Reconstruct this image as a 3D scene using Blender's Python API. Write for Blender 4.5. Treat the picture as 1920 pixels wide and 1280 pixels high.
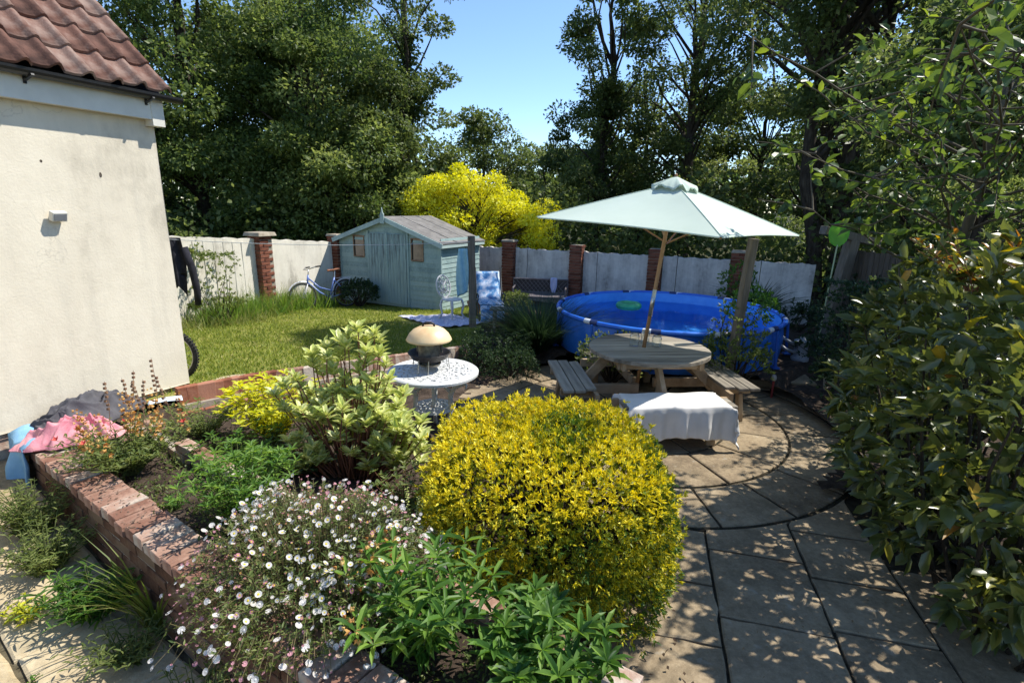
import bpy, math, random, zlib
import numpy as np
from mathutils import Vector, Matrix, Euler

for o in list(bpy.data.objects):
    bpy.data.objects.remove(o)
random.seed(11)
rng = np.random.default_rng(11)
R = math.radians
scene = bpy.context.scene
col = scene.collection

# ---------------------------------------------------------------- camera
cam_data = bpy.data.cameras.new('camera')
cam = bpy.data.objects.new('camera', cam_data)
col.objects.link(cam)
cam_data.sensor_width = 36.0
cam_data.lens = 36.0 * 1000.0 / 1920.0
cam_data.clip_start = 0.05
cam_data.clip_end = 600
EYE = Vector((0.0, 0.0, 2.3))
cam.matrix_world = (Matrix.Translation(EYE) @ Matrix.Rotation(R(90 - 14.4), 4, 'X') @ Matrix.Rotation(R(1.1), 4, 'Z'))
scene.camera = cam

# ---------------------------------------------------------------- sky, sun, exposure
SUN_AZ, SUN_EL = 72.0, 54.0          # azimuth clockwise from +Y
world = bpy.data.worlds.new('World')
scene.world = world
world.use_nodes = True
wn = world.node_tree.nodes
wn.clear()
sky = wn.new('ShaderNodeTexSky')
sky.sky_type = 'NISHITA'
sky.sun_disc = False
sky.sun_elevation = R(SUN_EL)
sky.sun_rotation = R(SUN_AZ)
sky.air_density = 0.9
sky.dust_density = 0.0
sky.ozone_density = 5.0
bg = wn.new('ShaderNodeBackground')
bg.inputs['Strength'].default_value = 0.135
wo = wn.new('ShaderNodeOutputWorld')
world.node_tree.links.new(sky.outputs[0], bg.inputs[0])
world.node_tree.links.new(bg.outputs[0], wo.inputs[0])
sun_data = bpy.data.lights.new('sun', 'SUN')
sun_data.energy = 4.15
sun_data.angle = R(0.53)
sun_data.color = (1.0, 0.95, 0.86)
sun = bpy.data.objects.new('sun', sun_data)
col.objects.link(sun)
sd = Vector((math.sin(R(SUN_AZ)) * math.cos(R(SUN_EL)), math.cos(R(SUN_AZ)) * math.cos(R(SUN_EL)), math.sin(R(SUN_EL))))
sun.rotation_euler = sd.to_track_quat('Z', 'Y').to_euler()
sun.location = sd * 40
scene.view_settings.view_transform = 'Standard'
scene.view_settings.look = 'None'
scene.view_settings.gamma = 1.0
scene.view_settings.exposure = 0.86
scene.view_settings.use_curve_mapping = False
scene.render.engine = 'CYCLES'
scene.cycles.use_denoising = True
scene.cycles.max_bounces = 6
scene.cycles.diffuse_bounces = 3
scene.cycles.glossy_bounces = 2
scene.cycles.transmission_bounces = 4
scene.cycles.transparent_max_bounces = 6
scene.cycles.sample_clamp_indirect = 6.0

# ---------------------------------------------------------------- materials
MATS = {}

def _base(name):
    m = bpy.data.materials.new(name)
    m.use_nodes = True
    nt = m.node_tree
    nt.nodes.clear()
    out = nt.nodes.new('ShaderNodeOutputMaterial')
    p = nt.nodes.new('ShaderNodeBsdfPrincipled')
    nt.links.new(p.outputs[0], out.inputs[0])
    MATS[name] = m
    return m, nt, p, out

def ramp(nt, fac, stops):
    r = nt.nodes.new('ShaderNodeValToRGB')
    els = r.color_ramp.elements
    while len(els) < len(stops):
        els.new(0.5)
    for e, (pos, c) in zip(els, stops):
        e.position = pos
        e.color = (*c, 1.0)
    nt.links.new(fac, r.inputs[0])
    return r.outputs[0]

def noise(nt, scale, detail=5.0, rough=0.6, stretch=None, coord='Object', w=None):
    tc = nt.nodes.new('ShaderNodeTexCoord')
    v = tc.outputs[coord]
    if coord == 'World':
        v = None
    if stretch:
        mp = nt.nodes.new('ShaderNodeMapping')
        mp.inputs['Scale'].default_value = stretch
        nt.links.new(v, mp.inputs[0])
        v = mp.outputs[0]
    n = nt.nodes.new('ShaderNodeTexNoise')
    n.inputs['Scale'].default_value = scale
    n.inputs['Detail'].default_value = detail
    n.inputs['Roughness'].default_value = rough
    nt.links.new(v, n.inputs['Vector'])
    return n.outputs[0]

def wpos(nt, scale, detail=5.0, rough=0.6, stretch=None):
    g = nt.nodes.new('ShaderNodeNewGeometry')
    v = g.outputs['Position']
    if stretch:
        mp = nt.nodes.new('ShaderNodeMapping')
        mp.inputs['Scale'].default_value = stretch
        nt.links.new(v, mp.inputs[0])
        v = mp.outputs[0]
    n = nt.nodes.new('ShaderNodeTexNoise')
    n.inputs['Scale'].default_value = scale
    n.inputs['Detail'].default_value = detail
    n.inputs['Roughness'].default_value = rough
    nt.links.new(v, n.inputs['Vector'])
    return n.outputs[0]

def mathn(nt, op, a, b=None):
    m = nt.nodes.new('ShaderNodeMath')
    m.operation = op
    for i, x in enumerate((a, b)):
        if x is None:
            continue
        if isinstance(x, (int, float)):
            m.inputs[i].default_value = x
        else:
            nt.links.new(x, m.inputs[i])
    return m.outputs[0]

def mixc(nt, fac, a, b, blend='MIX'):
    m = nt.nodes.new('ShaderNodeMix')
    m.data_type = 'RGBA'
    m.blend_type = blend
    for s, x in ((m.inputs['Factor'], fac), (m.inputs['A'], a), (m.inputs['B'], b)):
        if isinstance(x, (int, float)):
            s.default_value = x
        elif isinstance(x, tuple):
            s.default_value = (*x, 1.0)
        else:
            nt.links.new(x, s)
    for s in m.inputs:
        pass
    cs = [s for s in m.inputs if s.type == 'RGBA']
    for s, x in zip(cs, (a, b)):
        if isinstance(x, tuple):
            s.default_value = (*x, 1.0)
        else:
            nt.links.new(x, s)
    return [s for s in m.outputs if s.type == 'RGBA'][0]

def bump(nt, p, h, strength=0.4, dist=0.02):
    b = nt.nodes.new('ShaderNodeBump')
    b.inputs['Strength'].default_value = strength
    b.inputs['Distance'].default_value = dist
    nt.links.new(h, b.inputs['Height'])
    nt.links.new(b.outputs[0], p.inputs['Normal'])

def surf(name, c1, c2, scale=8.0, rough=0.8, spec=0.3, bstr=0.3, bdist=0.01, bscale=None, stretch=None, c3=None, rnd=0.0, metal=0.0, world=False, sheen=0.0):
    """Two or three tone noise surface with fine relief; rnd varies the tone from object to object."""
    if name in MATS:
        return MATS[name]
    m, nt, p, out = _base(name)
    nf = wpos if world else noise
    f = nf(nt, scale, stretch=stretch)
    if rnd:
        oi = nt.nodes.new('ShaderNodeObjectInfo')
        f = mathn(nt, 'ADD', f, mathn(nt, 'MULTIPLY', mathn(nt, 'SUBTRACT', oi.outputs['Random'], 0.5), rnd))
    stops = [(0.3, c1), (0.7, c2)] if c3 is None else [(0.25, c1), (0.5, c2), (0.75, c3)]
    c = ramp(nt, f, stops)
    nt.links.new(c, p.inputs['Base Color'])
    p.inputs['Roughness'].default_value = rough
    p.inputs['Specular IOR Level'].default_value = spec
    p.inputs['Metallic'].default_value = metal
    if bstr:
        bump(nt, p, nf(nt, bscale or scale * 6, detail=6, stretch=stretch), bstr, bdist)
    return m

def leafmat(name, stops, trans=0.35, rough=0.45, spec=0.35, per_object=False, margin=None):
    """Leaf: the tint attribute (one value a leaf) or the object's random picks the colour; part of the light comes through."""
    if name in MATS:
        return MATS[name]
    m, nt, p, out = _base(name)
    if per_object:
        oi = nt.nodes.new('ShaderNodeObjectInfo')
        f = oi.outputs['Random']
    else:
        a = nt.nodes.new('ShaderNodeAttribute')
        a.attribute_name = 'tint'
        f = a.outputs['Fac']
    c = ramp(nt, f, stops)
    if margin:
        ea = nt.nodes.new('ShaderNodeAttribute')
        ea.attribute_name = 'edge'
        c = mixc(nt, mathn(nt, 'POWER', ea.outputs['Fac'], .55), margin, c)
    nt.links.new(c, p.inputs['Base Color'])
    p.inputs['Roughness'].default_value = rough
    p.inputs['Specular IOR Level'].default_value = spec
    t = nt.nodes.new('ShaderNodeBsdfTranslucent')
    hs = nt.nodes.new('ShaderNodeHueSaturation')
    hs.inputs['Hue'].default_value = 0.485
    hs.inputs['Saturation'].default_value = 1.1
    hs.inputs['Value'].default_value = 1.5
    nt.links.new(c, hs.inputs['Color'])
    nt.links.new(hs.outputs[0], t.inputs['Color'])
    mx = nt.nodes.new('ShaderNodeMixShader')
    mx.inputs[0].default_value = trans
    nt.links.new(p.outputs[0], mx.inputs[1])
    nt.links.new(t.outputs[0], mx.inputs[2])
    nt.links.new(mx.outputs[0], out.inputs[0])
    return m

def plain(name, c, rough=0.5, spec=0.5, metal=0.0):
    if name in MATS:
        return MATS[name]
    m, nt, p, out = _base(name)
    n = noise(nt, 12.0)
    k = tuple(max(0.0, x * 0.86) for x in c)
    nt.links.new(ramp(nt, n, [(0.3, k), (0.7, c)]), p.inputs['Base Color'])
    p.inputs['Roughness'].default_value = rough
    p.inputs['Specular IOR Level'].default_value = spec
    p.inputs['Metallic'].default_value = metal
    return m

# ---------------------------------------------------------------- mesh helpers
class MB:
    """Collects shapes into one mesh."""
    def __init__(self):
        self.v, self.f, self.mi = [], [], []
        self.cur = 0
    def add(self, vs, fs):
        b = len(self.v)
        self.v.extend([tuple(x) for x in vs])
        self.f.extend([tuple(b + i for i in f) for f in fs])
        self.mi.extend([self.cur] * len(fs))
        return self
    def box(self, c, s, rot=None, taper=1.0):
        hx, hy, hz = s[0] / 2, s[1] / 2, s[2] / 2
        vs = []
        for z, k in ((-hz, 1.0), (hz, taper)):
            vs += [(-hx * k, -hy * k, z), (hx * k, -hy * k, z), (hx * k, hy * k, z), (-hx * k, hy * k, z)]
        if rot is not None:
            vs = [rot @ Vector(v) for v in vs]
        c = Vector(c)
        vs = [Vector(v) + c for v in vs]
        return self.add(vs, [(3, 2, 1, 0), (4, 5, 6, 7), (0, 1, 5, 4), (1, 2, 6, 5), (2, 3, 7, 6), (3, 0, 4, 7)])
    def bar(self, a, b, w, h, up=(0, 0, 1)):
        a, b = Vector(a), Vector(b)
        d = (b - a)
        L = d.length
        d.normalize()
        s = d.cross(Vector(up))
        if s.length < 1e-4:
            s = d.cross(Vector((1, 0, 0)))
        s.normalize()
        u = s.cross(d)
        m = Matrix((s, d, u)).transposed()
        return self.box((a + b) / 2, (w, L, h), m)
    def tube(self, pts, rad, n=8, cap=True, closed=False):
        pts = [Vector(p) for p in pts]
        k = len(pts)
        rads = rad if isinstance(rad, (list, tuple)) else [rad] * k
        rings = []
        ref = None
        for i in range(k):
            if closed:
                d = pts[(i + 1) % k] - pts[i - 1]
            else:
                d = pts[min(i + 1, k - 1)] - pts[max(i - 1, 0)]
            d.normalize()
            if ref is None:
                ref = d.cross(Vector((0, 0, 1)))
                if ref.length < 1e-3:
                    ref = d.cross(Vector((1, 0, 0)))
            ref = ref - d * ref.dot(d)
            if ref.length < 1e-5:
                ref = d.cross(Vector((0.3, 1, 0.2)))
            ref.normalize()
            s2 = d.cross(ref)
            rings.append([pts[i] + (ref * math.cos(2 * math.pi * j / n) + s2 * math.sin(2 * math.pi * j / n)) * rads[i] for j in range(n)])
        vs = [p for r in rings for p in r]
        fs = []
        for i in range(k if closed else k - 1):
            for j in range(n):
                a, b = i * n + j, i * n + (j + 1) % n
                c, d_ = ((i + 1) % k) * n + (j + 1) % n, ((i + 1) % k) * n + j
                fs.append((a, b, c, d_))
        if cap and not closed:
            fs.append(tuple(reversed(range(n))))
            fs.append(tuple((k - 1) * n + j for j in range(n)))
        return self.add(vs, fs)
    def lathe(self, prof, n=32, c=(0, 0, 0), cap0=False, cap1=False):
        vs, fs = [], []
        for r, z in prof:
            for j in range(n):
                t = 2 * math.pi * j / n
                vs.append((c[0] + r * math.cos(t), c[1] + r * math.sin(t), c[2] + z))
        k = len(prof)
        for i in range(k - 1):
            for j in range(n):
                fs.append((i * n + j, i * n + (j + 1) % n, (i + 1) * n + (j + 1) % n, (i + 1) * n + j))
        if cap0:
            fs.append(tuple(reversed(range(n))))
        if cap1:
            fs.append(tuple((k - 1) * n + j for j in range(n)))
        return self.add(vs, fs)
    def prism(self, poly, z0, z1):
        n = len(poly)
        vs = [(x, y, z0) for x, y in poly] + [(x, y, z1) for x, y in poly]
        fs = [tuple(reversed(range(n))), tuple(range(n, 2 * n))]
        fs += [(i, (i + 1) % n, n + (i + 1) % n, n + i) for i in range(n)]
        return self.add(vs, fs)
    def grid(self, fn, nu, nv):
        vs = [fn(i / nu, j / nv) for j in range(nv + 1) for i in range(nu + 1)]
        fs = [(j * (nu + 1) + i, j * (nu + 1) + i + 1, (j + 1) * (nu + 1) + i + 1, (j + 1) * (nu + 1) + i) for j in range(nv) for i in range(nu)]
        return self.add(vs, fs)
    def mesh(self, name='mesh', smooth=False):
        me = bpy.data.meshes.new(name)
        me.from_pydata(self.v, [], self.f)
        me.update()
        if smooth:
            for p in me.polygons:
                p.use_smooth = True
        if any(self.mi):
            me.polygons.foreach_set('material_index', self.mi)
        return me

def obj(name, me, mat=None, parent=None, smooth=False, matrix=None, bevel=0.0, solid=0.0):
    if isinstance(me, MB):
        me = me.mesh(name, smooth)
    if mat is not None and len(me.materials) == 0:
        for m in (mat if isinstance(mat, (list, tuple)) else [mat]):
            me.materials.append(m)
    o = bpy.data.objects.new(name, me)
    col.objects.link(o)
    if parent is not None:
        o.parent = parent
    if matrix is not None:
        o.matrix_local = matrix
    if bevel:
        b = o.modifiers.new('bevel', 'BEVEL')
        b.width = bevel
        b.segments = 2
        b.limit_method = 'ANGLE'
    if solid:
        s = o.modifiers.new('thickness', 'SOLIDIFY')
        s.thickness = solid
        s.offset = 0
    return o

def tag(o, label=None, cat=None, group=None, kind=None):
    for k, v in (('label', label), ('category', cat), ('group', group), ('kind', kind)):
        if v:
            o[k] = v
    return o

def empty(name, loc=(0, 0, 0), rz=0.0, label=None, cat=None, group=None, kind=None):
    o = bpy.data.objects.new(name, None)
    o.empty_display_size = 0.1
    col.objects.link(o)
    o.location = loc
    o.rotation_euler = (0, 0, rz)
    o.matrix_basis = Matrix.LocRotScale(Vector(loc), Euler((0, 0, rz)), None)
    return tag(o, label, cat, group, kind)

def np_mesh(name, V, tmpl, n, per, tint=None, smooth=False):
    """n copies of a face template over per vertices each, V is (n*per,3)."""
    me = bpy.data.meshes.new(name)
    V = np.ascontiguousarray(V, dtype=np.float32)
    me.vertices.add(len(V))
    me.vertices.foreach_set('co', V.ravel())
    flat = np.concatenate([np.array(f) for f in tmpl])
    tot = np.array([len(f) for f in tmpl])
    loops = (np.arange(n)[:, None] * per + flat[None, :]).ravel().astype(np.int32)
    totals = np.tile(tot, n).astype(np.int32)
    starts = np.concatenate([[0], np.cumsum(totals)[:-1]]).astype(np.int32)
    me.loops.add(len(loops))
    me.loops.foreach_set('vertex_index', loops)
    me.polygons.add(len(totals))
    me.polygons.foreach_set('loop_start', starts)
    me.polygons.foreach_set('loop_total', totals)
    if smooth:
        me.polygons.foreach_set('use_smooth', np.ones(len(totals), dtype=bool))
    me.update(calc_edges=True)
    if tint is not None:
        at = me.attributes.new('tint', 'FLOAT', 'POINT')
        at.data.foreach_set('value', np.repeat(np.asarray(tint, dtype=np.float32), per))
    return me

# leaf outlines: (along, across, lift)
SHAPES = {
    'kite': ([(0, 0, 0), (.42, .5, .07), (1, 0, -.04), (.42, -.5, .07)], [(0, 2, 1), (0, 3, 2)]),
    'oval': ([(0, 0, 0), (.35, 0, -.02), (.72, 0, -.03), (1, 0, -.12), (.28, .43, .1), (.66, .44, .06), (.28, -.43, .1), (.66, -.44, .06)],
             [(0, 1, 4), (1, 2, 5, 4), (2, 3, 5), (0, 6, 1), (1, 6, 7, 2), (2, 7, 3)]),
    'blade': ([(0, .5, 0), (0, -.5, 0), (.35, .45, .0), (.35, -.45, .0), (.7, .3, -.12), (.7, -.3, -.12), (1, 0, -.34)],
              [(0, 2, 3, 1), (2, 4, 5, 3), (4, 6, 5)]),
}

def unit(a):
    return a / np.maximum(np.linalg.norm(a, axis=1, keepdims=True), 1e-6)

def leaf_verts(P, D, N, L, W, shape):
    T = np.array(SHAPES[shape][0])
    D = unit(D)
    S = unit(np.cross(D, N))
    U = np.cross(S, D)
    L = np.asarray(L)[:, None, None]
    W = np.asarray(W)[:, None, None]
    V = P[:, None, :] + D[:, None, :] * T[None, :, 0:1] * L + S[:, None, :] * T[None, :, 1:2] * W + U[:, None, :] * T[None, :, 2:3] * L
    return V.reshape(-1, 3)

def leaf_mesh(name, P, D, N, L, W, tint, shape='kite'):
    n = len(P)
    me = np_mesh(name, leaf_verts(P, D, N, np.broadcast_to(L, (n,)), np.broadcast_to(W, (n,)), shape), SHAPES[shape][1], n, len(SHAPES[shape][0]), tint, smooth=False)
    if shape == 'oval':
        at = me.attributes.new('edge', 'FLOAT', 'POINT')
        at.data.foreach_set('value', np.tile(np.array([abs(t[1]) * 2 for t in SHAPES[shape][0]], dtype=np.float32), n))
    return me

_unit_leaf = {}
def unit_leaf(shape, mat):
    k = (shape, mat.name)
    if k not in _unit_leaf:
        T = SHAPES[shape]
        me = bpy.data.meshes.new('leaf')
        me.from_pydata([(y, x, z) for x, y, z in T[0]], [], T[1])
        me.materials.append(mat)
        me.update()
        at = me.attributes.new('edge', 'FLOAT', 'POINT')
        at.data.foreach_set('value', [abs(t[1]) * 2 for t in T[0]])
        _unit_leaf[k] = me
    return _unit_leaf[k]

def leaf_objects(parent, P, D, N, L, W, mat_obj, mat_mass, tint, shape='oval', most=300, mass_name='foliage', part='leaf'):
    """The leaves that show largest as one object each, the others as one part."""
    n = len(P)
    L = np.broadcast_to(L, (n,)).astype(float)
    W = np.broadcast_to(W, (n,)).astype(float)
    Pm = np.array(parent.matrix_basis)
    Pw = P @ Pm[:3, :3].T + Pm[:3, 3]
    d = np.linalg.norm(Pw - np.array(EYE), axis=1) / L
    order = np.argsort(d)
    near, rest = order[:most], order[most:]
    D = unit(D)
    S = unit(np.cross(D, N))
    U = np.cross(S, D)
    me = unit_leaf(shape, mat_obj)
    for i in near:
        m = Matrix(((S[i, 0] * W[i], D[i, 0] * L[i], U[i, 0] * L[i], P[i, 0]), (S[i, 1] * W[i], D[i, 1] * L[i], U[i, 1] * L[i], P[i, 1]), (S[i, 2] * W[i], D[i, 2] * L[i], U[i, 2] * L[i], P[i, 2]), (0, 0, 0, 1)))
        o = bpy.data.objects.new(part, me)
        col.objects.link(o)
        o.parent = parent
        o.matrix_basis = m
    if len(rest):
        o = obj(mass_name, leaf_mesh(mass_name, P[rest], D[rest], N[rest], L[rest], W[rest], tint[rest], shape), mat_mass, parent)
        o['kind'] = 'stuff'

def rand_dirs(n):
    return unit(rng.normal(size=(n, 3)))

def place_axis(o, a, b):
    pass
# ================================================================ ground levels
def lawn_z(x, y):
    return float(np.interp(y, [4, 4.75, 5.5, 7.65, 10, 11.5, 14, 30], [.5, .47, .40, .14, 0, -.03, -.3, -.4]))

PA = np.array([-3.44, 3.5]); PO = np.array([.825, -.565]); PN = np.array([.565, .825])    # planter: corner, along, inward
EA = np.array([-3.12, 4.72]); EB = np.array([-.70, 7.65])                                 # lawn edging wall
ED = (EB - EA) / np.linalg.norm(EB - EA); EN = np.array([-ED[1], ED[0]])
PC = np.array([1.42, 5.65])                                                               # centre of the paving circle
_cp = np.array([(-3.0, 4.3, .34), (-2.4, 4.6, .32), (-2.0, 3.6, .36), (-1.2, 3.2, .34), (-.6, 2.7, .3), (-1.6, 4.6, .26), (-1.2, 5.3, .08), (-.8, 4.9, .02), (-.7, 4.0, .14),
                (-.2, 3.6, .08), (.2, 3.0, .04), (.5, 2.4, .0), (-.5, 5.6, .0), (-.3, 6.3, -.01), (-1.2, 6.3, .06), (-.6, 7.0, .03), (0, 7.2, .0), (.4, 7.7, .04), (0, 8.3, .08), (-.5, 8.6, .04), (1.2, 7.6, .1),
                (2.2, 6.9, .22), (2.75, 6.35, .28), (2.9, 6.5, .16), (4.0, 7.5, .2), (4.4, 8.2, .2), (4.1, 9.2, .2), (1.5, 6.9, .18), (.6, 7.7, .16), (.5, 8.4, .2), (3.6, 6.9, .03), (4.2, 6.9, .06), (.5, 9, .06), (.2, 10, .0), (-.3, 11.5, -.02), (1, 12.5, -.2), (3, 12, -.2), (6, 11, -.1), (3, 9, 0), (5, 8, 0), (4.2, 6, .02), (4, 4, .02), (3.6, 3, .02), (3, 1.5, .0), (8, 8, 0)])
def soil_z(x, y):
    p = np.array([x, y])
    if (p - EA) @ EN > -0.05 and x < 0.2:
        return lawn_z(x, y) - .08
    q = p - PA
    off = q @ PN
    if off < .66 and q @ PO > -.3:
        return .44 if off > .0 else -.05
    if (x - 2.42) ** 2 + (y - 8.22) ** 2 < 1.95 ** 2:
        return .20
    d2 = ((_cp[:, 0] - x) ** 2 + (_cp[:, 1] - y) ** 2) + .02
    w = 1 / d2 ** 1.6
    return float((w * _cp[:, 2]).sum() / w.sum())

def in_patio(x, y):
    if (x - PC[0]) ** 2 + (y - PC[1]) ** 2 < 2.12 ** 2:
        return True
    return (1.0 < x < 3.25 and -0.5 < y < 4.2) or (2.6 < x < 4.3 and 4.8 < y < 7.6)

# ---------------------------------------------------------------- materials of the setting
M_soil = surf('soil', (.018, .013, .010), (.06, .043, .032), 7, .95, .15, .9, .03, 30, c3=(.10, .075, .058), world=True)
M_lawn = surf('lawn_turf', (.11, .13, .025), (.20, .21, .045), 2.2, .9, .1, .8, .02, 60, c3=(.30, .27, .09), world=True)
M_brick = surf('brick_red', (.13, .045, .025), (.27, .10, .055), 9, .88, .25, .5, .006, 60, c3=(.36, .17, .11), rnd=.55)
M_brickd = surf('brick_dark', (.05, .026, .017), (.115, .058, .036), 8, .92, .2, .6, .007, 50, c3=(.17, .115, .075), rnd=.4)  # Darker, browner brick for the planter wall faces
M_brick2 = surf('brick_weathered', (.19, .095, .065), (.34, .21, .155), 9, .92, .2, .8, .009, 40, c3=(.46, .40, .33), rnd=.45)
M_brickp = surf('brick_pier', (.11, .038, .024), (.21, .08, .05), 9, .9, .2, .4, .006, 60, rnd=.5)
M_mortar = surf('mortar', (.22, .19, .15), (.36, .32, .26), 14, .95, .1, .5, .006, 70)
M_render = surf('painted_render', (.58, .53, .42), (.66, .615, .50), 1.6, .9, .15, .35, .004, 90, c3=(.74, .69, .57), world=True)

def slab_mat(name, a, b, c):
    m, nt, p, out = _base(name)
    oi = nt.nodes.new('ShaderNodeObjectInfo')
    f1 = wpos(nt, 1.7, 6, .65)
    f2 = wpos(nt, 28, 5, .7)
    f = mathn(nt, 'ADD', mathn(nt, 'MULTIPLY', f1, .6), mathn(nt, 'MULTIPLY', f2, .4))
    f = mathn(nt, 'ADD', f, mathn(nt, 'MULTIPLY', mathn(nt, 'SUBTRACT', oi.outputs['Random'], .5), .16))
    cc = ramp(nt, f, [(.34, a), (.5, b), (.66, c)])
    lich = ramp(nt, wpos(nt, 9, 3, .5), [(.64, (0, 0, 0)), (.70, (1, 1, 1))])
    cc = mixc(nt, mathn(nt, 'MULTIPLY', lich, .35), cc, (.42, .40, .34))
    grime = ramp(nt, wpos(nt, 3.3, 8, .75), [(.46, (0, 0, 0)), (.62, (1, 1, 1))])
    cc = mixc(nt, mathn(nt, 'MULTIPLY', grime, .45), cc, (a[0] * .62, a[1] * .66, a[2] * .62))
    grit = ramp(nt, wpos(nt, 160, 2, .5), [(.62, (0, 0, 0)), (.7, (1, 1, 1))])
    cc = mixc(nt, mathn(nt, 'MULTIPLY', grit, .35), cc, (c[0] * 1.25, c[1] * 1.25, c[2] * 1.25))
    nt.links.new(cc, p.inputs['Base Color'])
    p.inputs['Roughness'].default_value = .88
    p.inputs['Specular IOR Level'].default_value = .25
    bump(nt, p, wpos(nt, 45, 8, .7), .55, .008)
    return m
M_slab = slab_mat('patio_slab', (.13, .094, .06), (.265, .203, .128), (.385, .305, .20))
M_pave = slab_mat('sandy_slab', (.22, .17, .10), (.42, .33, .20), (.50, .42, .28))

# ---------------------------------------------------------------- ground, lawn, beds
g = MB()
n = 24
g.add([(-260, -120, -.62), (260, -120, -.62), (260, 400, -.62), (-260, 400, -.62)], [(0, 1, 2, 3)])
tag(obj('ground', g, surf('rough_ground', (.03, .035, .012), (.07, .065, .03), 3, .95, .1, .5, .05, 12, world=True)), kind='structure')

def sheet(name, x0, x1, y0, y1, step, fz, keep, mat, jit=0.0):
    nx, ny = int((x1 - x0) / step), int((y1 - y0) / step)
    idx, vs, fs = {}, [], []
    def vid(i, j):
        if (i, j) not in idx:
            x, y = x0 + i * step, y0 + j * step
            idx[(i, j)] = len(vs)
            vs.append((x, y, fz(x, y) + random.uniform(-jit, jit)))
        return idx[(i, j)]
    for i in range(nx):
        for j in range(ny):
            if keep(x0 + (i + .5) * step, y0 + (j + .5) * step):
                fs.append((vid(i, j), vid(i + 1, j), vid(i + 1, j + 1), vid(i, j + 1)))
    m = MB().add(vs, fs)
    return tag(obj(name, m, mat, smooth=True), kind='structure')

def lawn_keep(x, y):
    p = np.array([x, y])
    v = (p - EA) @ EN
    if v < .06:
        return False
    east = np.interp(y, [7, 8.5, 10, 11, 16], [-.75, -.75, -.55, -.5, -.5])
    return x < east
sheet('lawn', -9, .2, 4.2, 15.5, .12, lawn_z, lawn_keep, M_lawn, .008)
sheet('soil_bed', -3.6, 9.5, .6, 15.6, .1, soil_z, lambda x, y: not (in_patio(x, y) and (x - PC[0]) ** 2 + (y - PC[1]) ** 2 < 2.0 ** 2) and (np.array([x, y]) - PA) @ PN > .06 and not ((np.array([x, y]) - EA) @ EN > .3 and x < -1.0) and not (.62 < x < 3.05 and y < 4.0), M_soil, .022)

# ---------------------------------------------------------------- patio: circle of slabs and paving towards the camera
patio = empty('patio', (0, 0, 0), kind='structure')
b = MB()
b.prism([(PC[0] + 2.16 * math.cos(t), PC[1] + 2.16 * math.sin(t)) for t in np.linspace(0, 2 * math.pi, 48, endpoint=False)], -.12, -.016)
obj('joint_bed', b, surf('dark_joint', (.018, .016, .011), (.06, .05, .034), 25, .95, .1, .6, .01, 60, world=True), patio)
b = MB().box((1.7, 1.9, -.075), (3.1, 5.4, .106)).box((3.2, 6.2, -.076), (2.2, 3.2, .104))
obj('joint_bed', b, MATS['dark_joint'], patio)

def slab(poly, parent, mat, z=0.0, th=.05, chamfer=.006, name='slab', fz=None):
    """A paving slab with a chamfered worn edge."""
    rough_ = []
    for i_ in range(len(poly)):
        a_, b_ = np.array(poly[i_]), np.array(poly[(i_ + 1) % len(poly)])
        l_ = np.linalg.norm(b_ - a_)
        ns_ = max(1, int(l_ / .09))
        nr_ = np.array((-(b_ - a_)[1], (b_ - a_)[0])) / max(l_, 1e-5)
        for k_ in range(ns_):
            w_ = 0 if k_ == 0 and ns_ < 2 else random.gauss(0, .0028) - (.012 if random.random() < .03 else 0)
            rough_.append(a_ + (b_ - a_) * (k_ / ns_) + nr_ * w_)
    poly = np.array(rough_)
    c = np.mean(poly, axis=0)
    dz = random.uniform(-.003, .004)
    tx, ty = random.uniform(-.004, .004), random.uniform(-.004, .004)
    def zz(x, y, base):
        if fz is not None:
            return base + dz + fz(x, y)
        return base + dz + (x - c[0]) * tx + (y - c[1]) * ty
    inner = [c + (np.array(q) - c) * (1 - chamfer * 2.2 / max(.1, np.linalg.norm(np.array(q) - c))) for q in poly]
    k = len(poly)
    vs = [(q[0], q[1], z - th + (fz(q[0], q[1]) if fz else 0)) for q in poly] + [(q[0], q[1], zz(q[0], q[1], z - chamfer)) for q in poly] + [(q[0], q[1], zz(q[0], q[1], z)) for q in inner]
    fs = [tuple(reversed(range(k))), tuple(range(2 * k, 3 * k))]
    for i in range(k):
        j = (i + 1) % k
        fs.append((i, j, k + j, k + i))
        fs.append((k + i, k + j, 2 * k + j, 2 * k + i))
    return obj(name, MB().add(vs, fs), mat, parent)

JT = .013
rings = [(.0, .30, 1), (.30, .95, 8), (.95, 1.56, 14), (1.56, 2.14, 20)]
for ri, (r0, r1, k) in enumerate(rings):
    a0 = .2 + ri * .17
    for i in range(k):
        if k == 1:
            poly = [PC + r1 * .96 * np.array((math.cos(t), math.sin(t))) for t in np.linspace(0, 2 * math.pi, 18, endpoint=False)]
        else:
            t0, t1 = a0 + 2 * math.pi * i / k, a0 + 2 * math.pi * (i + 1) / k
            ns = 5
            poly = []
            for rr, fwd in ((r0 + JT, True), (r1 - JT, False)):
                g0, g1 = t0 + JT / rr, t1 - JT / rr
                ts = np.linspace(g0, g1, ns)
                poly += [PC + rr * np.array((math.cos(t), math.sin(t))) for t in (ts[::-1] if fwd else ts)]
        slab(np.array(poly), patio, M_slab)

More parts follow.
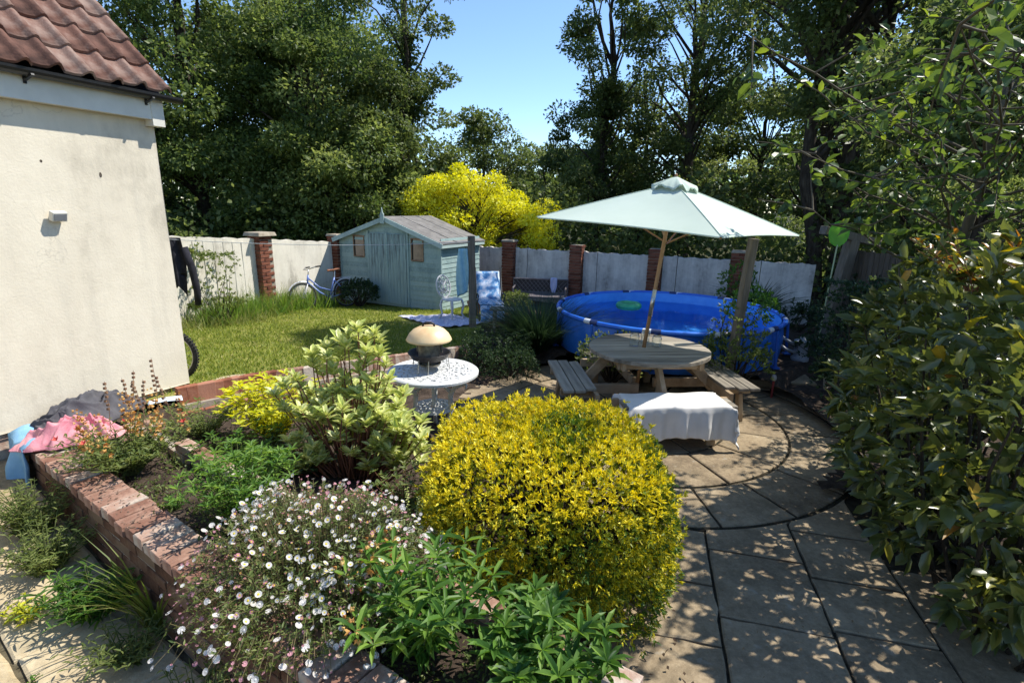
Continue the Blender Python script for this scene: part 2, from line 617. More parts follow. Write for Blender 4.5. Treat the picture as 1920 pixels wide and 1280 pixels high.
# straight paving in front of the circle: a random course of rectangular slabs, turned with the garden
ang = R(-14)
ux, uy = np.array((math.cos(ang), math.sin(ang))), np.array((-math.sin(ang), math.cos(ang)))
O = np.array((.72, .55))
rects = []
cols_ = [(-.62, 0), (0, .62), (.62, 1.16), (1.16, 2.02), (2.02, 2.72)]
rowsets = [[.2, .75, 1.4, 1.9, 2.4, 3.0], [0, .62, 1.2, 1.66, 2.14, 2.8, 3.4, 4.2, 4.9], [0, .5, 1.16, 1.62, 2.2, 2.66, 3.2, 3.9, 4.6], [-.3, .72, 1.62, 2.42, 2.9, 3.5, 4.2, 4.9], [-.1, .5, 1.1, 1.7, 2.5, 3.2, 3.9, 4.7]]
def clip_out_circle(poly):
    """Keep the part of a slab that lies outside the paving circle (sampled along its edges)."""
    pts = []
    k = len(poly)
    for i in range(k):
        for t in np.linspace(0, 1, 10, endpoint=False):
            q = poly[i] * (1 - t) + poly[(i + 1) % k] * t
            d = q - PC
            l = np.linalg.norm(d)
            pts.append(q if l > 2.165 else PC + d / max(l, 1e-4) * 2.165)
    out = [pts[0]]
    for q in pts[1:]:
        if np.linalg.norm(q - out[-1]) > .012:
            out.append(q)
    return np.array(out)
def area(p):
    x, y = p[:, 0], p[:, 1]
    return .5 * abs(np.dot(x, np.roll(y, 1)) - np.dot(y, np.roll(x, 1)))
for (c0, c1), rows in zip(cols_, rowsets):
    for r0, r1 in zip(rows[:-1], rows[1:]):
        poly = np.array([O + ux * x + uy * y for x, y in ((c0 + .009, r0 + .008), (c1 - .009, r0 + .008), (c1 - .009, r1 - .008), (c0 + .009, r1 - .008))])
        ins = [np.linalg.norm(q - PC) < 2.165 for q in poly]
        if all(ins):
            continue
        if any(ins):
            poly = clip_out_circle(poly)
            if area(poly) < .03:
                continue
        if poly[:, 0].max() > 3.5 or poly[:, 0].min() < -.1:
            continue
        slab(poly, patio, M_slab)
# slabs beyond the circle, towards the pool
for i in range(3):
    for j in range(4):
        poly = np.array([np.array((2.35, 4.9)) + ux * x + uy * y for x, y in ((i * .62 + .012, j * .66 + .012), ((i + 1) * .62 - .012, j * .66 + .012), ((i + 1) * .62 - .012, (j + 1) * .66 - .012), (i * .62 + .012, (j + 1) * .66 - .012))])
        ins = [np.linalg.norm(q - PC) < 2.165 for q in poly]
        if all(ins):
            continue
        if any(ins):
            poly = clip_out_circle(poly)
            if area(poly) < .03:
                continue
        slab(poly, patio, M_slab)

# sandy paving left of the planter, rising towards the house
def pave_z(x, y):
    return float(np.interp((np.array([x, y]) - PA) @ PO, [-2.6, -.3, 0, 1.7, 5], [.46, .36, .29, .0, -.02]))
pave = empty('side_paving', (0, 0, 0), kind='structure')
b = MB()
def pbed(u, v):
    q = PA + PO * (-2.6 + 7.6 * u) + PN * (.1 - 3.6 * v)
    return (q[0], q[1], pave_z(q[0], q[1]) - .02)
b.grid(pbed, 76, 2)
obj('joint_bed', b, surf('sandy_joint', (.06, .05, .03), (.13, .11, .07), 25, .95, .1, .6, .01, 60, world=True), pave)
for j in range(6):
    x = -2.4 + random.uniform(-.2, 0)
    while x < 4.8:
        w = random.uniform(.5, .8)
        y1, y0 = -.02 - j * .52, -.02 - (j + 1) * .52
        jt = .008
        def q(a, b_):
            return PA + PO * a + PN * b_ + np.array((random.uniform(-.015, .015), random.uniform(-.015, .015)))
        poly = np.array([q(x + jt, y0 + jt), q(x + w * .5, y0 + jt), q(x + w - jt, y0 + jt), q(x + w - jt, y1 - jt), q(x + w * .45, y1 - jt), q(x + jt, y1 - jt)])
        slab(poly, pave, M_pave, chamfer=.009, fz=pave_z)
        x += w

# ================================================================ bricks
def brick_mesh(l, w, h, name='brick'):
    j = lambda: random.uniform(-.0025, .0025)
    m = MB()
    c = .005
    vs = []
    for z, k in ((-h / 2, c), (-h / 2 + c, 0), (h / 2 - c, 0), (h / 2, c)):
        for sx, sy in ((-1, -1), (1, -1), (1, 1), (-1, 1)):
            vs.append((sx * (l / 2 - k) + j(), sy * (w / 2 - k) + j(), z + j()))
    fs = [(3, 2, 1, 0), (12, 13, 14, 15)]
    for r in range(3):
        for i in range(4):
            a, b_ = r * 4 + i, r * 4 + (i + 1) % 4
            fs.append((a, b_, b_ + 4, a + 4))
    m.add(vs, fs)
    return m.mesh(name)
BR = [brick_mesh(.215, .102, .065) for _ in range(4)]
BRP = [brick_mesh(.215, .102, .065) for _ in range(3)]
BRC = [brick_mesh(.215, .102, .065) for _ in range(5)]
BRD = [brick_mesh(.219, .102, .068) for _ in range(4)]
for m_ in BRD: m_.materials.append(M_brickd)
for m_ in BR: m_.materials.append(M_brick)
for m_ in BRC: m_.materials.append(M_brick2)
for m_ in BRP: m_.materials.append(M_brickp)

def put_brick(parent, meshes, p, rz, ry=0.0, jit=.004):
    o = bpy.data.objects.new('brick', random.choice(meshes))
    col.objects.link(o)
    o.parent = parent
    o.matrix_basis = Matrix.Translation(Vector(p) + Vector((random.uniform(-jit, jit), random.uniform(-jit, jit), random.uniform(-jit, jit) * .6))) @ Matrix.Rotation(rz + random.uniform(-.012, .012), 4, 'Z') @ Matrix.Rotation(ry, 4, 'Y') @ Matrix.Rotation(random.uniform(-.02, .02), 4, 'X')
    return o

planter = empty('brick_planter', (PA[0], PA[1], 0), label='long raised brick planter with sun-bleached brick coping beside the sandy paving', cat='planter')
pl0 = Vector((PA[0], PA[1], 0))
def rel(p):
    return Vector(p) - pl0
rz_o = math.atan2(PO[1], PO[0])
LEN = 4.3
core = MB()
for off, z0, z1 in ((.061, -.05, .462), (.70, .1, .462)):
    a, b_ = PA + PN * off, PA + PN * off + PO * LEN
    core.bar(rel((a[0], a[1], (z0 + z1) / 2)), rel((b_[0], b_[1], (z0 + z1) / 2)), .108 if off < .1 else .085, z1 - z0)
a, b_ = PA + PN * .1 + PO * .05, PA + PN * .7 + PO * .05
core.bar(rel((a[0], a[1], .2)), rel((b_[0], b_[1], .2)), .085, .52)
obj('mortar', core, M_mortar, planter)
for c in range(6):
    z = .035 + c * .0765
    x = -.11 if c % 2 else 0.0
    while x < LEN - .1:
        p = PA + PO * (x + .11) + PN * .05
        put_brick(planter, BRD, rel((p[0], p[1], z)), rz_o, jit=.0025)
        x += .226
k = 0
while k * .114 < LEN:
    p = PA + PO * (k * .114 + .055) + PN * .095
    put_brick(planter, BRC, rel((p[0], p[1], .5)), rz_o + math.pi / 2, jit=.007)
    k += 1
for c in range(2):
    x = 0.7
    while x < LEN - .1:
        p = PA + PO * (x + .11 * (c % 2)) + PN * .70
        put_brick(planter, BRC, rel((p[0], p[1], .43 + c * .0765)), rz_o)
        x += .226
for c in range(6):
    for x in (.2, .43):
        p = PA + PN * (x + .1 * (c % 2)) + PO * .05
        put_brick(planter, BRD, rel((p[0], p[1], .035 + c * .0765)), math.atan2(PN[1], PN[0]), jit=.0025)
for k in range(6):
    p = PA + PN * (.17 + k * .114) + PO * .12
    put_brick(planter, BRC, rel((p[0], p[1], .5)), rz_o, jit=.006)

# low brick wall that edges the lawn
edge = empty('lawn_edging_wall', (EA[0], EA[1], 0), label='low brick wall with soldier coping along the edge of the lawn', cat='wall')
e0 = Vector((EA[0], EA[1], 0))
LE = np.linalg.norm(EB - EA)
rz_e = math.atan2(ED[1], ED[0])
def ez(s):
    return float(np.interp(s, [0, .8, LE], [.53, .49, .20]))
core = MB()
for i in range(12):
    s0, s1 = LE * i / 12, LE * (i + 1) / 12
    a, b_ = EA + ED * s0, EA + ED * s1
    core.bar(Vector((a[0], a[1], ez(s0) - .26)) - e0, Vector((b_[0], b_[1], ez(s1) - .26)) - e0, .15, .3)
obj('mortar', core, M_mortar, edge)
k = 0
while k * .078 < LE:
    s = k * .078
    p = EA + ED * (s + .03) 
    put_brick(edge, BRC if s > .9 else BR, Vector((p[0], p[1], ez(s) - .055)) - e0, rz_e + math.pi / 2, R(90), jit=.004)
    k += 1
for c in range(3):
    s = .05
    while s < LE:
        p = EA + ED * s - EN * .06
        put_brick(edge, BRC if c else BR, Vector((p[0], p[1], ez(s) - .20 - c * .077)) - e0, rz_e)
        s += .226

# ================================================================ house
HB = np.array([math.sin(R(21)), math.cos(R(21)), 0.0])       # along the wall, away from the camera
HN = np.array([math.cos(R(21)), -math.sin(R(21)), 0.0])      # out of the wall
HC = np.array([-3.25, 5.10, 0.0])                            # far corner at ground
house = empty('house', tuple(HC), label='cream rendered outbuilding with a brown pantile roof and black gutter', cat='house')
def hp(s, o, z):
    """Point on the house relative to its corner: s along the wall (negative towards the camera), o out of it."""
    v = HB * s + HN * o
    return Vector((v[0], v[1], z))
L, D = 5.2, 4.0
w = MB()
zt = 3.0
nseg = 26
def wallgrid(u, v):
    s = -L * (1 - u)
    zb = .5 + .045 * max(0, -s)  * (1 if -s < 3 else 1)
    z = zb + (zt - zb) * v
    return hp(s, .004 * math.sin(s * 2.3 + 1) * math.sin(z * 2.1), z)
w.grid(wallgrid, 60, 40)
w.add([hp(0, 0, .3), hp(0, -D, .3), hp(0, -D, zt + 0), hp(0, -D / 2, zt + D / 2), hp(0, 0, zt)], [(0, 1, 2, 3, 4)])
w.add([hp(-L, 0, 0), hp(-L, -D, 0), hp(0, -D, 0), hp(-L, -D, zt), hp(0, -D, zt), hp(-L, 0, zt)], [(0, 1, 3, 5), (1, 2, 4, 3)])
w.add([hp(0, .012, .5), hp(0, 0, .5), hp(-L, 0, .5 + .045 * L), hp(-L, .012, .5 + .045 * L)], [(0, 1, 2, 3)])

m, nt, p, out = _base('old_cream_render')
f1 = wpos(nt, .9, 7, .62)
f2 = wpos(nt, 2.4, 6, .7, stretch=(1.0, 1.0, .25))
f3 = wpos(nt, 7.0, 4, .6)
f = mathn(nt, 'ADD', mathn(nt, 'MULTIPLY', f1, .5), mathn(nt, 'MULTIPLY', f2, .35))
f = mathn(nt, 'ADD', f, mathn(nt, 'MULTIPLY', f3, .15))
c = ramp(nt, f, [(.36, (.44, .395, .31)), (.47, (.615, .555, .44)), (.62, (.69, .63, .505))])
spots = ramp(nt, wpos(nt, 60, 2, .5), [(.70, (0, 0, 0)), (.78, (1, 1, 1))])
sparse = ramp(nt, wpos(nt, 1.3, 3, .5), [(.45, (0, 0, 0)), (.65, (1, 1, 1))])
c = mixc(nt, mathn(nt, 'MULTIPLY', mathn(nt, 'MULTIPLY', spots, sparse), .5), c, (.24, .22, .19))
streak = ramp(nt, wpos(nt, 5.5, 5, .7, stretch=(1, 1, .07)), [(.52, (0, 0, 0)), (.72, (1, 1, 1))])
c = mixc(nt, mathn(nt, 'MULTIPLY', streak, .22), c, (.36, .34, .29))
vor = nt.nodes.new('ShaderNodeTexVoronoi'); vor.feature = 'DISTANCE_TO_EDGE'; vor.inputs['Scale'].default_value = .9
geo = nt.nodes.new('ShaderNodeNewGeometry'); vadd = nt.nodes.new('ShaderNodeVectorMath'); vadd.operation = 'ADD'
nz_ = nt.nodes.new('ShaderNodeTexNoise'); nz_.inputs['Scale'].default_value = 2.5; nz_.inputs['Detail'].default_value = 6
nt.links.new(geo.outputs['Position'], nz_.inputs['Vector']); nt.links.new(geo.outputs['Position'], vadd.inputs[0]); nt.links.new(nz_.outputs['Color'], vadd.inputs[1]); nt.links.new(vadd.outputs[0], vor.inputs['Vector'])
crack = ramp(nt, vor.outputs['Distance'], [(.0, (1, 1, 1)), (.006, (0, 0, 0))])
c = mixc(nt, mathn(nt, 'MULTIPLY', mathn(nt, 'MULTIPLY', crack, ramp(nt, wpos(nt, .8, 2, .5), [(.5, (0, 0, 0)), (.6, (1, 1, 1))])), .35), c, (.30, .27, .22))
nt.links.new(c, p.inputs['Base Color'])
p.inputs['Roughness'].default_value = .92
p.inputs['Specular IOR Level'].default_value = .15
bump(nt, p, mathn(nt, 'ADD', wpos(nt, 55, 7, .65), mathn(nt, 'MULTIPLY', wpos(nt, 5, 3, .5), 1.6)), .45, .006)
obj('wall', w, m, house, smooth=True)
pl = MB()
for s0 in np.arange(0, L, .226):
    for c_ in range(7):
        pass
pl.add([hp(0.0, -.03, -.1), hp(-L, -.03, -.1), hp(-L, -.03, .8), hp(0, -.03, .8)], [(0, 1, 2, 3)])
obj('plinth', pl, M_brick2, house)
M_white = surf('white_paint', (.56, .54, .47), (.66, .64, .56), 5, .55, .4, .15, .003, 40)
fb = MB()
fb.bar(hp(-L, .085, 3.05), hp(0.0, .085, 3.05), .03, .18)
fb.bar(hp(-L, .04, 2.972), hp(-.002, .04, 2.972), .085, .018)
obj('fascia_board', fb, M_white, house)
fb = MB().bar(hp(-.08, .055, 3.03), hp(.03, .055, 3.03), .105, .24)
obj('fascia_end', fb, M_white, house)
M_black = plain('black_plastic', (.018, .018, .019), .4, .5)
gt = MB()
prof = [(.055 * math.cos(t), .05 * math.sin(t)) for t in np.linspace(math.pi, 2 * math.pi, 9)] + [(.05 * math.cos(t), .045 * math.sin(t)) for t in np.linspace(2 * math.pi, math.pi, 9)]
k = len(prof)
vs = [hp(s, .158 + o, 3.165 + z) for s in (-L, .16) for o, z in prof]
gt.add(vs, [(i, (i + 1) % k, k + (i + 1) % k, k + i) for i in range(k)] + [tuple(range(k, 2 * k))])
gt.add([hp(.155, .158 + o, 3.165 + z) for o, z in prof[:9]], [tuple(range(9))])
gut = obj('gutter', gt, M_black, house, smooth=False)
for s in (-.12, -1.0, -1.9, -2.8):
    obj('bracket', MB().bar(hp(s, .104, 3.09), hp(s, .21, 3.125), .02, .012).bar(hp(s, .106, 3.07), hp(s, .106, 3.12), .02, .012), M_black, gut)
# tiled roof
PH = R(45)
def rp(s, d, up=0.0):
    """Roof point: s along the eave, d up the slope from the gutter, up = normal to the slope."""
    o = .165 - d * math.cos(PH) + up * math.sin(PH)
    return hp(s, o, 3.19 + d * math.sin(PH) + up * math.cos(PH))
roof = obj('roof', MB().add([rp(-L, -.02, -.05), rp(.03, -.02, -.05), rp(.03, 3.0, -.05), rp(-L, 3.0, -.05)], [(0, 1, 2, 3)]).add([hp(-L, 0.0, 3.138), hp(.02, 0, 3.138), hp(.02, .15, 3.15), hp(-L, .15, 3.15)], [(3, 2, 1, 0)]), surf('felt_under', (.02, .02, .02), (.04, .035, .03), 9), house)
M_tile = surf('roof_tile', (.075, .04, .031), (.17, .085, .062), 7, .88, .25, .6, .006, 45, c3=(.30, .21, .17), rnd=.4)
TW, TG = .209, .30
def tile_mesh(width, name='tile'):
    """Interlocking tile: flat pan with a rounded roll on its right side, thick at the lower edge."""
    t = MB()
    prof_ = [(0, 0), (.30, -.004), (.52, .0), (.60, .012), (.68, .034), (.77, .046), (.86, .040), (.94, .018), (1.0, .002)]
    kk = len(prof_)
    vs = []
    for y, lift in ((-.03, .034), (TG + .05, .004)):
        for x, z in prof_:
            vs.append((x * width, y, z + lift))
    for x, z in prof_:
        vs.append((x * width, -.03, z + .034 - .022))
    fs = [(i, i + 1, kk + i + 1, kk + i) for i in range(kk - 1)] + [(2 * kk + i, 2 * kk + i + 1, i + 1, i) for i in range(kk - 1)]
    fs += [(0, kk, 2 * kk), (kk - 1, 3 * kk - 1, 2 * kk - 1)]
    t.add(vs, fs)
    me = t.mesh(name, smooth=False)
    for i, pz in enumerate(me.polygons):
        pz.use_smooth = i < kk - 1
    me.materials.append(M_tile)
    return me
TM = [tile_mesh(TW) for _ in range(2)]
ex = (rp(0, 0) - rp(-1, 0)); ey = (rp(0, 1) - rp(0, 0)); ezv = ex.cross(ey)
for r in range(9):
    for c_ in range(19 if r < 6 else 8):
        o = bpy.data.objects.new('tile', TM[c_ % 2])
        col.objects.link(o)
        o.parent = roof
        p0 = rp(.05 - (c_ + 1) * TW, r * TG + random.uniform(-.012, .012), .002 + random.uniform(0, .004))
        yj = random.uniform(-.018, .018)
        mm = Matrix((ex, ey, ezv)).transposed().to_4x4()
        o.matrix_basis = Matrix.Translation(p0) @ mm @ Matrix.Rotation(yj, 4, 'Z')
# the security light on the wall
def wall_hit(px, py):
    pass
lamp = empty('wall_light', tuple(HC + HB * -.918 + np.array([0, 0, 2.14])), R(-21), label='small white security light fixed to the cream house wall', cat='light')
# local: x out of wall, y along wall
b = MB().box((.02, 0, -.005), (.04, .07, .05)).box((.05, 0, .006), (.05, .105, .075), Matrix.Rotation(R(18), 3, 'Y'))
obj('housing', b, surf('cream_plastic', (.55, .52, .44), (.68, .65, .56), 8, .5, .4, 0), lamp, bevel=.006)
b = MB().box((.076, 0, -.003), (.006, .085, .052), Matrix.Rotation(R(18), 3, 'Y'))
obj('lens', b, plain('grey_glass', (.22, .23, .24), .15, .6), lamp)
# holes where old fixings were
for s, z in ((-.525, 2.473), (-.938, 2.55)):
    v = HC + HB * s + HN * .003
    bm_ = MB().lathe([(.0, .0), (.009, .003), (.014, .001), (.015, -.006)], 7)
    o = obj('fixing_hole', bm_, surf('hole_dark', (.05, .04, .03), (.16, .13, .1), 30, .9, .1, .8, .01), house, matrix=Matrix.Translation(Vector(v - HC) + Vector((0, 0, z))) @ Matrix.Rotation(R(-21), 4, 'Z') @ Matrix.Rotation(R(90), 4, 'Y') @ Matrix.Diagonal((1.5 if z < 2.5 else .8, .7, .6, 1)))

# ================================================================ garden walls
def wall_mat(name, a, b, c, sc=1.0):
    m, nt, p, out = _base(name)
    st = wpos(nt, 3.2 * sc, 6, .7, stretch=(1.0, 1.0, .13))
    bl = wpos(nt, 1.6, 6, .65)
    fi = wpos(nt, 14, 5, .6)
    f = mathn(nt, 'ADD', mathn(nt, 'MULTIPLY', st, .5), mathn(nt, 'ADD', mathn(nt, 'MULTIPLY', bl, .35), mathn(nt, 'MULTIPLY', fi, .15)))
    nt.links.new(ramp(nt, f, [(.36, a), (.47, b), (.6, c)]), p.inputs['Base Color'])
    p.inputs['Roughness'].default_value = .92
    p.inputs['Specular IOR Level'].default_value = .15
    bump(nt, p, wpos(nt, 40, 7, .65), .4, .01)
    return m
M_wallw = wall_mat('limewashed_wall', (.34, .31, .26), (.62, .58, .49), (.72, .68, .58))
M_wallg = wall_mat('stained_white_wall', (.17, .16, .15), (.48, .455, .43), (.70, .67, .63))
M_cap = surf('stone_cap', (.24, .2, .15), (.42, .37, .29), 8, .9, .2, .6, .01, 30)

def pier(parent, p, rz, z0, z1, s=.34, cap=None):
    """Brick pier; its bricks are sub-parts."""
    pr = obj('pier', MB().box((0, 0, (z0 + z1) / 2), (s - .03, s - .03, z1 - z0)), M_mortar, parent, matrix=Matrix.Translation(Vector(p)) @ Matrix.Rotation(rz, 4, 'Z'))
    k = int((z1 - z0) / .075)
    for c_ in range(k):
        z = z1 - .036 - c_ * .075
        if z < z0 + .12:
            break
        q = c_ % 2
        for face in (0, 1):
            # the two faces that can be seen: local -y and +x
            if face == 0:
                spots = [(-s / 4, -s / 2 + .045, 0), (s / 4 - .0, -s / 2 + .045, 0)] if not q else [(0, -s / 2 + .045, 0)]
                for x, y, r in spots:
                    o = put_brick(pr, BRP, (x, y, z), 0, jit=.002)
                    if not q:
                        o.scale = (.74, 1, 1)
                    else:
                        o.scale = (1.05, 1, 1)
                if q:
                    for x in (-s / 2 + .05, s / 2 - .05):
                        put_brick(pr, BRP, (x, -s / 2 + .11, z), R(90), jit=.002)
            else:
                if not q:
                    put_brick(pr, BRP, (s / 2 - .045, .03, z), R(90), jit=.002)
    if cap:
        cz, ch, cs = cap
        obj('capstone', MB().box((0, 0, z1 + ch / 2), (cs, cs, ch), taper=.9), M_cap, pr, bevel=.012)
    return pr

# left wall, sunlit
WD = np.array([.4, .917]); WN = np.array([.917, -.4])
W0 = np.array([-4.42, 13.45])
lw = empty('boundary_wall', (W0[0], W0[1], 0), label='sunlit whitewashed garden wall with brick piers behind the blue bicycle', cat='wall')
lw0 = Vector((W0[0], W0[1], 0))
rz_l = math.atan2(WD[1], WD[0])
def lwz(t):
    return float(np.interp(t, [-9, -4.1, -2.3, 0], [1.9, 1.63, 1.50, 1.31]))
def wall_panel(parent, org, d, nrm, t0, t1, zf, z0, th, mat, nx=16, rough=.006):
    m = MB()
    def P3(u, v, o):
        t = t0 + (t1 - t0) * u
        zt_ = zf(t) + rough * 1.5 * math.sin(t * 17 + org[0]) + rough * math.sin(t * 41)
        z = z0 + (zt_ - z0) * v
        q = d * t + nrm * (o + rough * math.sin(t * 5 + z * 4))
        return Vector((q[0], q[1], z))
    m.grid(lambda u, v: P3(u, v, 0), nx, 6)
    m.grid(lambda u, v: P3(1 - u, v, -th), nx, 6)
    m.grid(lambda u, v: P3(u, 1, -th * v), nx, 1)
    m.grid(lambda u, v: P3(0, 1 - u, -th * v), 4, 1)
    m.grid(lambda u, v: P3(1, u, -th * v), 4, 1)
    return obj('panel', m, mat, parent)
for t0, t1 in ((-8.5, -6.2), (-6.2, -4.35), (-4.35, -2.42), (-2.1, -.17)):
    wall_panel(lw, W0, WD, WN, t0 + .004, t1 - .004, lwz, -.5, .09, M_wallw)
# vertical cover strips on the nearer panel
for t in np.arange(-4.2, -2.5, .21):
    q = WD * t + WN * .004
    obj('strip', MB().box((q[0], q[1], (lwz(t) - .5) / 2 - .03), (.012, .05, lwz(t) + .42), Matrix.Rotation(math.atan2(WN[1], WN[0]), 3, 'Z')), M_wallw, lw)
pier(lw, tuple(WD * -2.26 - WN * .02) + (0,), math.atan2(WN[1], WN[0]) , -.4, 1.56, cap=(0, .08, .47))
pier(lw, tuple(WD * -.02 + WN * .02) + (0,), math.atan2(WN[1], WN[0]) , -.4, 1.46, s=.3, cap=(0, .05, .36))

# back wall, in shade
B0 = np.array([-2.2, 15.05]); BD = np.array([.9155, -.4023]); BN = np.array([-.4023, -.9155])
bw = empty('boundary_wall', (B0[0], B0[1], 0), label='shaded grey stained garden wall with brick piers behind the blue pool', cat='wall')
def bz(t):
    return 1.2
pt = [2.29, 4.13, 6.05, 7.84, 9.52]
prev = 0.0
for t in pt:
    cut = prev + (t - .17 - prev) * (.22 if t > 3 else .6)
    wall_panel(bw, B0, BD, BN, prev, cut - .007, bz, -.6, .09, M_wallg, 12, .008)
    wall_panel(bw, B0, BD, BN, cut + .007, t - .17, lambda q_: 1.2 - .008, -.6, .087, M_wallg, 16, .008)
    prev = t + .17
for t, ch in zip(pt[:-1], ((0, .05, .36), None, None, (0, .05, .34))):
    q = BD * t
    pier(bw, (q[0], q[1], 0), math.atan2(BD[1], BD[0]), -.6, 1.36, s=.31, cap=ch)
# ================================================================ shed
SF = Vector((.886, -.463, 0)); SB = Vector((.463, .886, 0))        # along its front (to the viewer's right), to its back
S0 = Vector((-4.27, 13.32, -.1))                                   # front left corner
shed = empty('garden_shed', S0, math.atan2(SF.y, SF.x), label='pale blue-green timber shed with double doors and felt roof at the lawn end', cat='shed')
SW, SDp, SE_, SR = 3.0, 1.62, 1.54, 2.04                          # width, depth, eave, ridge
def shed_board_mat(name, a, b, c):
    m, nt, p, out = _base(name)
    oi = nt.nodes.new('ShaderNodeObjectInfo')
    f = mathn(nt, 'ADD', mathn(nt, 'MULTIPLY', wpos(nt, 4, 6, .7, stretch=(1, 1, .4)), .6), mathn(nt, 'MULTIPLY', wpos(nt, 26, 4, .6), .4))
    f = mathn(nt, 'ADD', f, mathn(nt, 'MULTIPLY', mathn(nt, 'SUBTRACT', oi.outputs['Random'], .5), .2))
    nt.links.new(ramp(nt, f, [(.33, a), (.5, b), (.68, c)]), p.inputs['Base Color'])
    p.inputs['Roughness'].default_value = .75
    p.inputs['Specular IOR Level'].default_value = .25
    bump(nt, p, wpos(nt, 30, 6, .6, stretch=(1, 1, .2)), .35, .004)
    return m
M_shed = shed_board_mat('sage_paint', (.17, .25, .25), (.27, .37, .36), (.33, .43, .41))
m, nt, p, out = _base('worn_sage_door')
f = wpos(nt, 22, 5, .75, stretch=(1, 1, .09))
hz = nt.nodes.new('ShaderNodeNewGeometry'); sx = nt.nodes.new('ShaderNodeSeparateXYZ'); nt.links.new(hz.outputs['Position'], sx.inputs[0])
wear = mathn(nt, 'ADD', f, mathn(nt, 'MULTIPLY', mathn(nt, 'SUBTRACT', sx.outputs['Z'], .9), .10))
nt.links.new(ramp(nt, wear, [(.46, (.27, .37, .36)), (.58, (.19, .26, .26)), (.66, (.10, .125, .125))]), p.inputs['Base Color'])
p.inputs['Roughness'].default_value = .8
bump(nt, p, f, .4, .004)
M_sdoor = m
BHt = .108
def roof_at(x):
    return SE_ + (SR - SE_) * (1 - abs(x - SW / 2) / (SW / 2))
nb = int(SR / BHt) + 1
wins = [(.45, .77, 1.13, 1.60), (2.20, 2.52, 1.13, 1.60)]
for i in range(nb):
    z0, z1 = i * BHt, (i + 1) * BHt + .012
    if z0 < SE_ - .06:
        spans = [(0.0, SW)]
        for a, b_, c0, c1 in wins:
            if z1 > c0 and z0 < c1:
                spans = [s for t in spans for s in ([(t[0], a), (b_, t[1])] if t[0] < a < t[1] else [t])]
        for x0, x1 in spans:
            bd = MB()
            bd.add([(x0, -.016, z0), (x1, -.016, z0), (x1, -.004, z1), (x0, -.004, z1), (x0, .012, z0), (x1, .012, z0), (x1, .012, z1), (x0, .012, z1)], [(0, 1, 2, 3), (5, 4, 7, 6), (4, 5, 1, 0), (3, 2, 6, 7), (0, 3, 7, 4), (1, 5, 6, 2)])
            obj('board', bd, M_shed, shed)
    else:
        def lim(z):
            k_ = max(0.0, (SR - min(z, SR - .01)) / (SR - SE_)) * SW / 2
            return SW / 2 - min(k_, SW / 2), SW / 2 + min(k_, SW / 2)
        (a0, b0), (a1, b1) = lim(z0), lim(z1)
        if b0 - a0 < .05:
            continue
        bd = MB()
        bd.add([(a0, -.016, z0), (b0, -.016, z0), (b1, -.004, z1), (a1, -.004, z1), (a0, .012, z0), (b0, .012, z0), (b1, .012, z1), (a1, .012, z1)], [(0, 1, 2, 3), (5, 4, 7, 6), (4, 5, 1, 0), (3, 2, 6, 7), (0, 3, 7, 4), (1, 5, 6, 2)])
        obj('board', bd, M_shed, shed)
    if z0 < SE_:
        bd = MB()
        x = SW
        bd.add([(x + .016, 0, z0), (x + .016, SDp, z0), (x + .004, SDp, z1), (x + .004, 0, z1), (x - .012, 0, z0), (x - .012, SDp, z0), (x - .012, SDp, z1), (x - .012, 0, z1)], [(0, 1, 2, 3), (5, 4, 7, 6), (4, 5, 1, 0), (3, 2, 6, 7), (0, 3, 7, 4), (1, 5, 6, 2)])
        obj('board', bd, M_shed, shed)
# dark lining, left and back walls
ln = MB().add([(.02, .02, 0), (SW - .02, .02, 0), (SW - .02, SDp, 0), (.02, SDp, 0), (.02, .02, SE_), (SW - .02, .02, SE_), (SW - .02, SDp, SE_), (.02, SDp, SE_), (SW / 2, .02, SR - .02), (SW / 2, SDp, SR - .02)], [(0, 1, 5, 8, 4), (2, 3, 7, 9, 6), (3, 0, 4, 7), (1, 2, 6, 5)])
obj('lining', ln, surf('shed_inside', (.05, .03, .02), (.10, .06, .035), 8), shed)
for x in (0.0, SW):
    obj('corner_trim', MB().box((x, -.014, SE_ / 2), (.05, .03, SE_ - .02)), M_shed, shed)
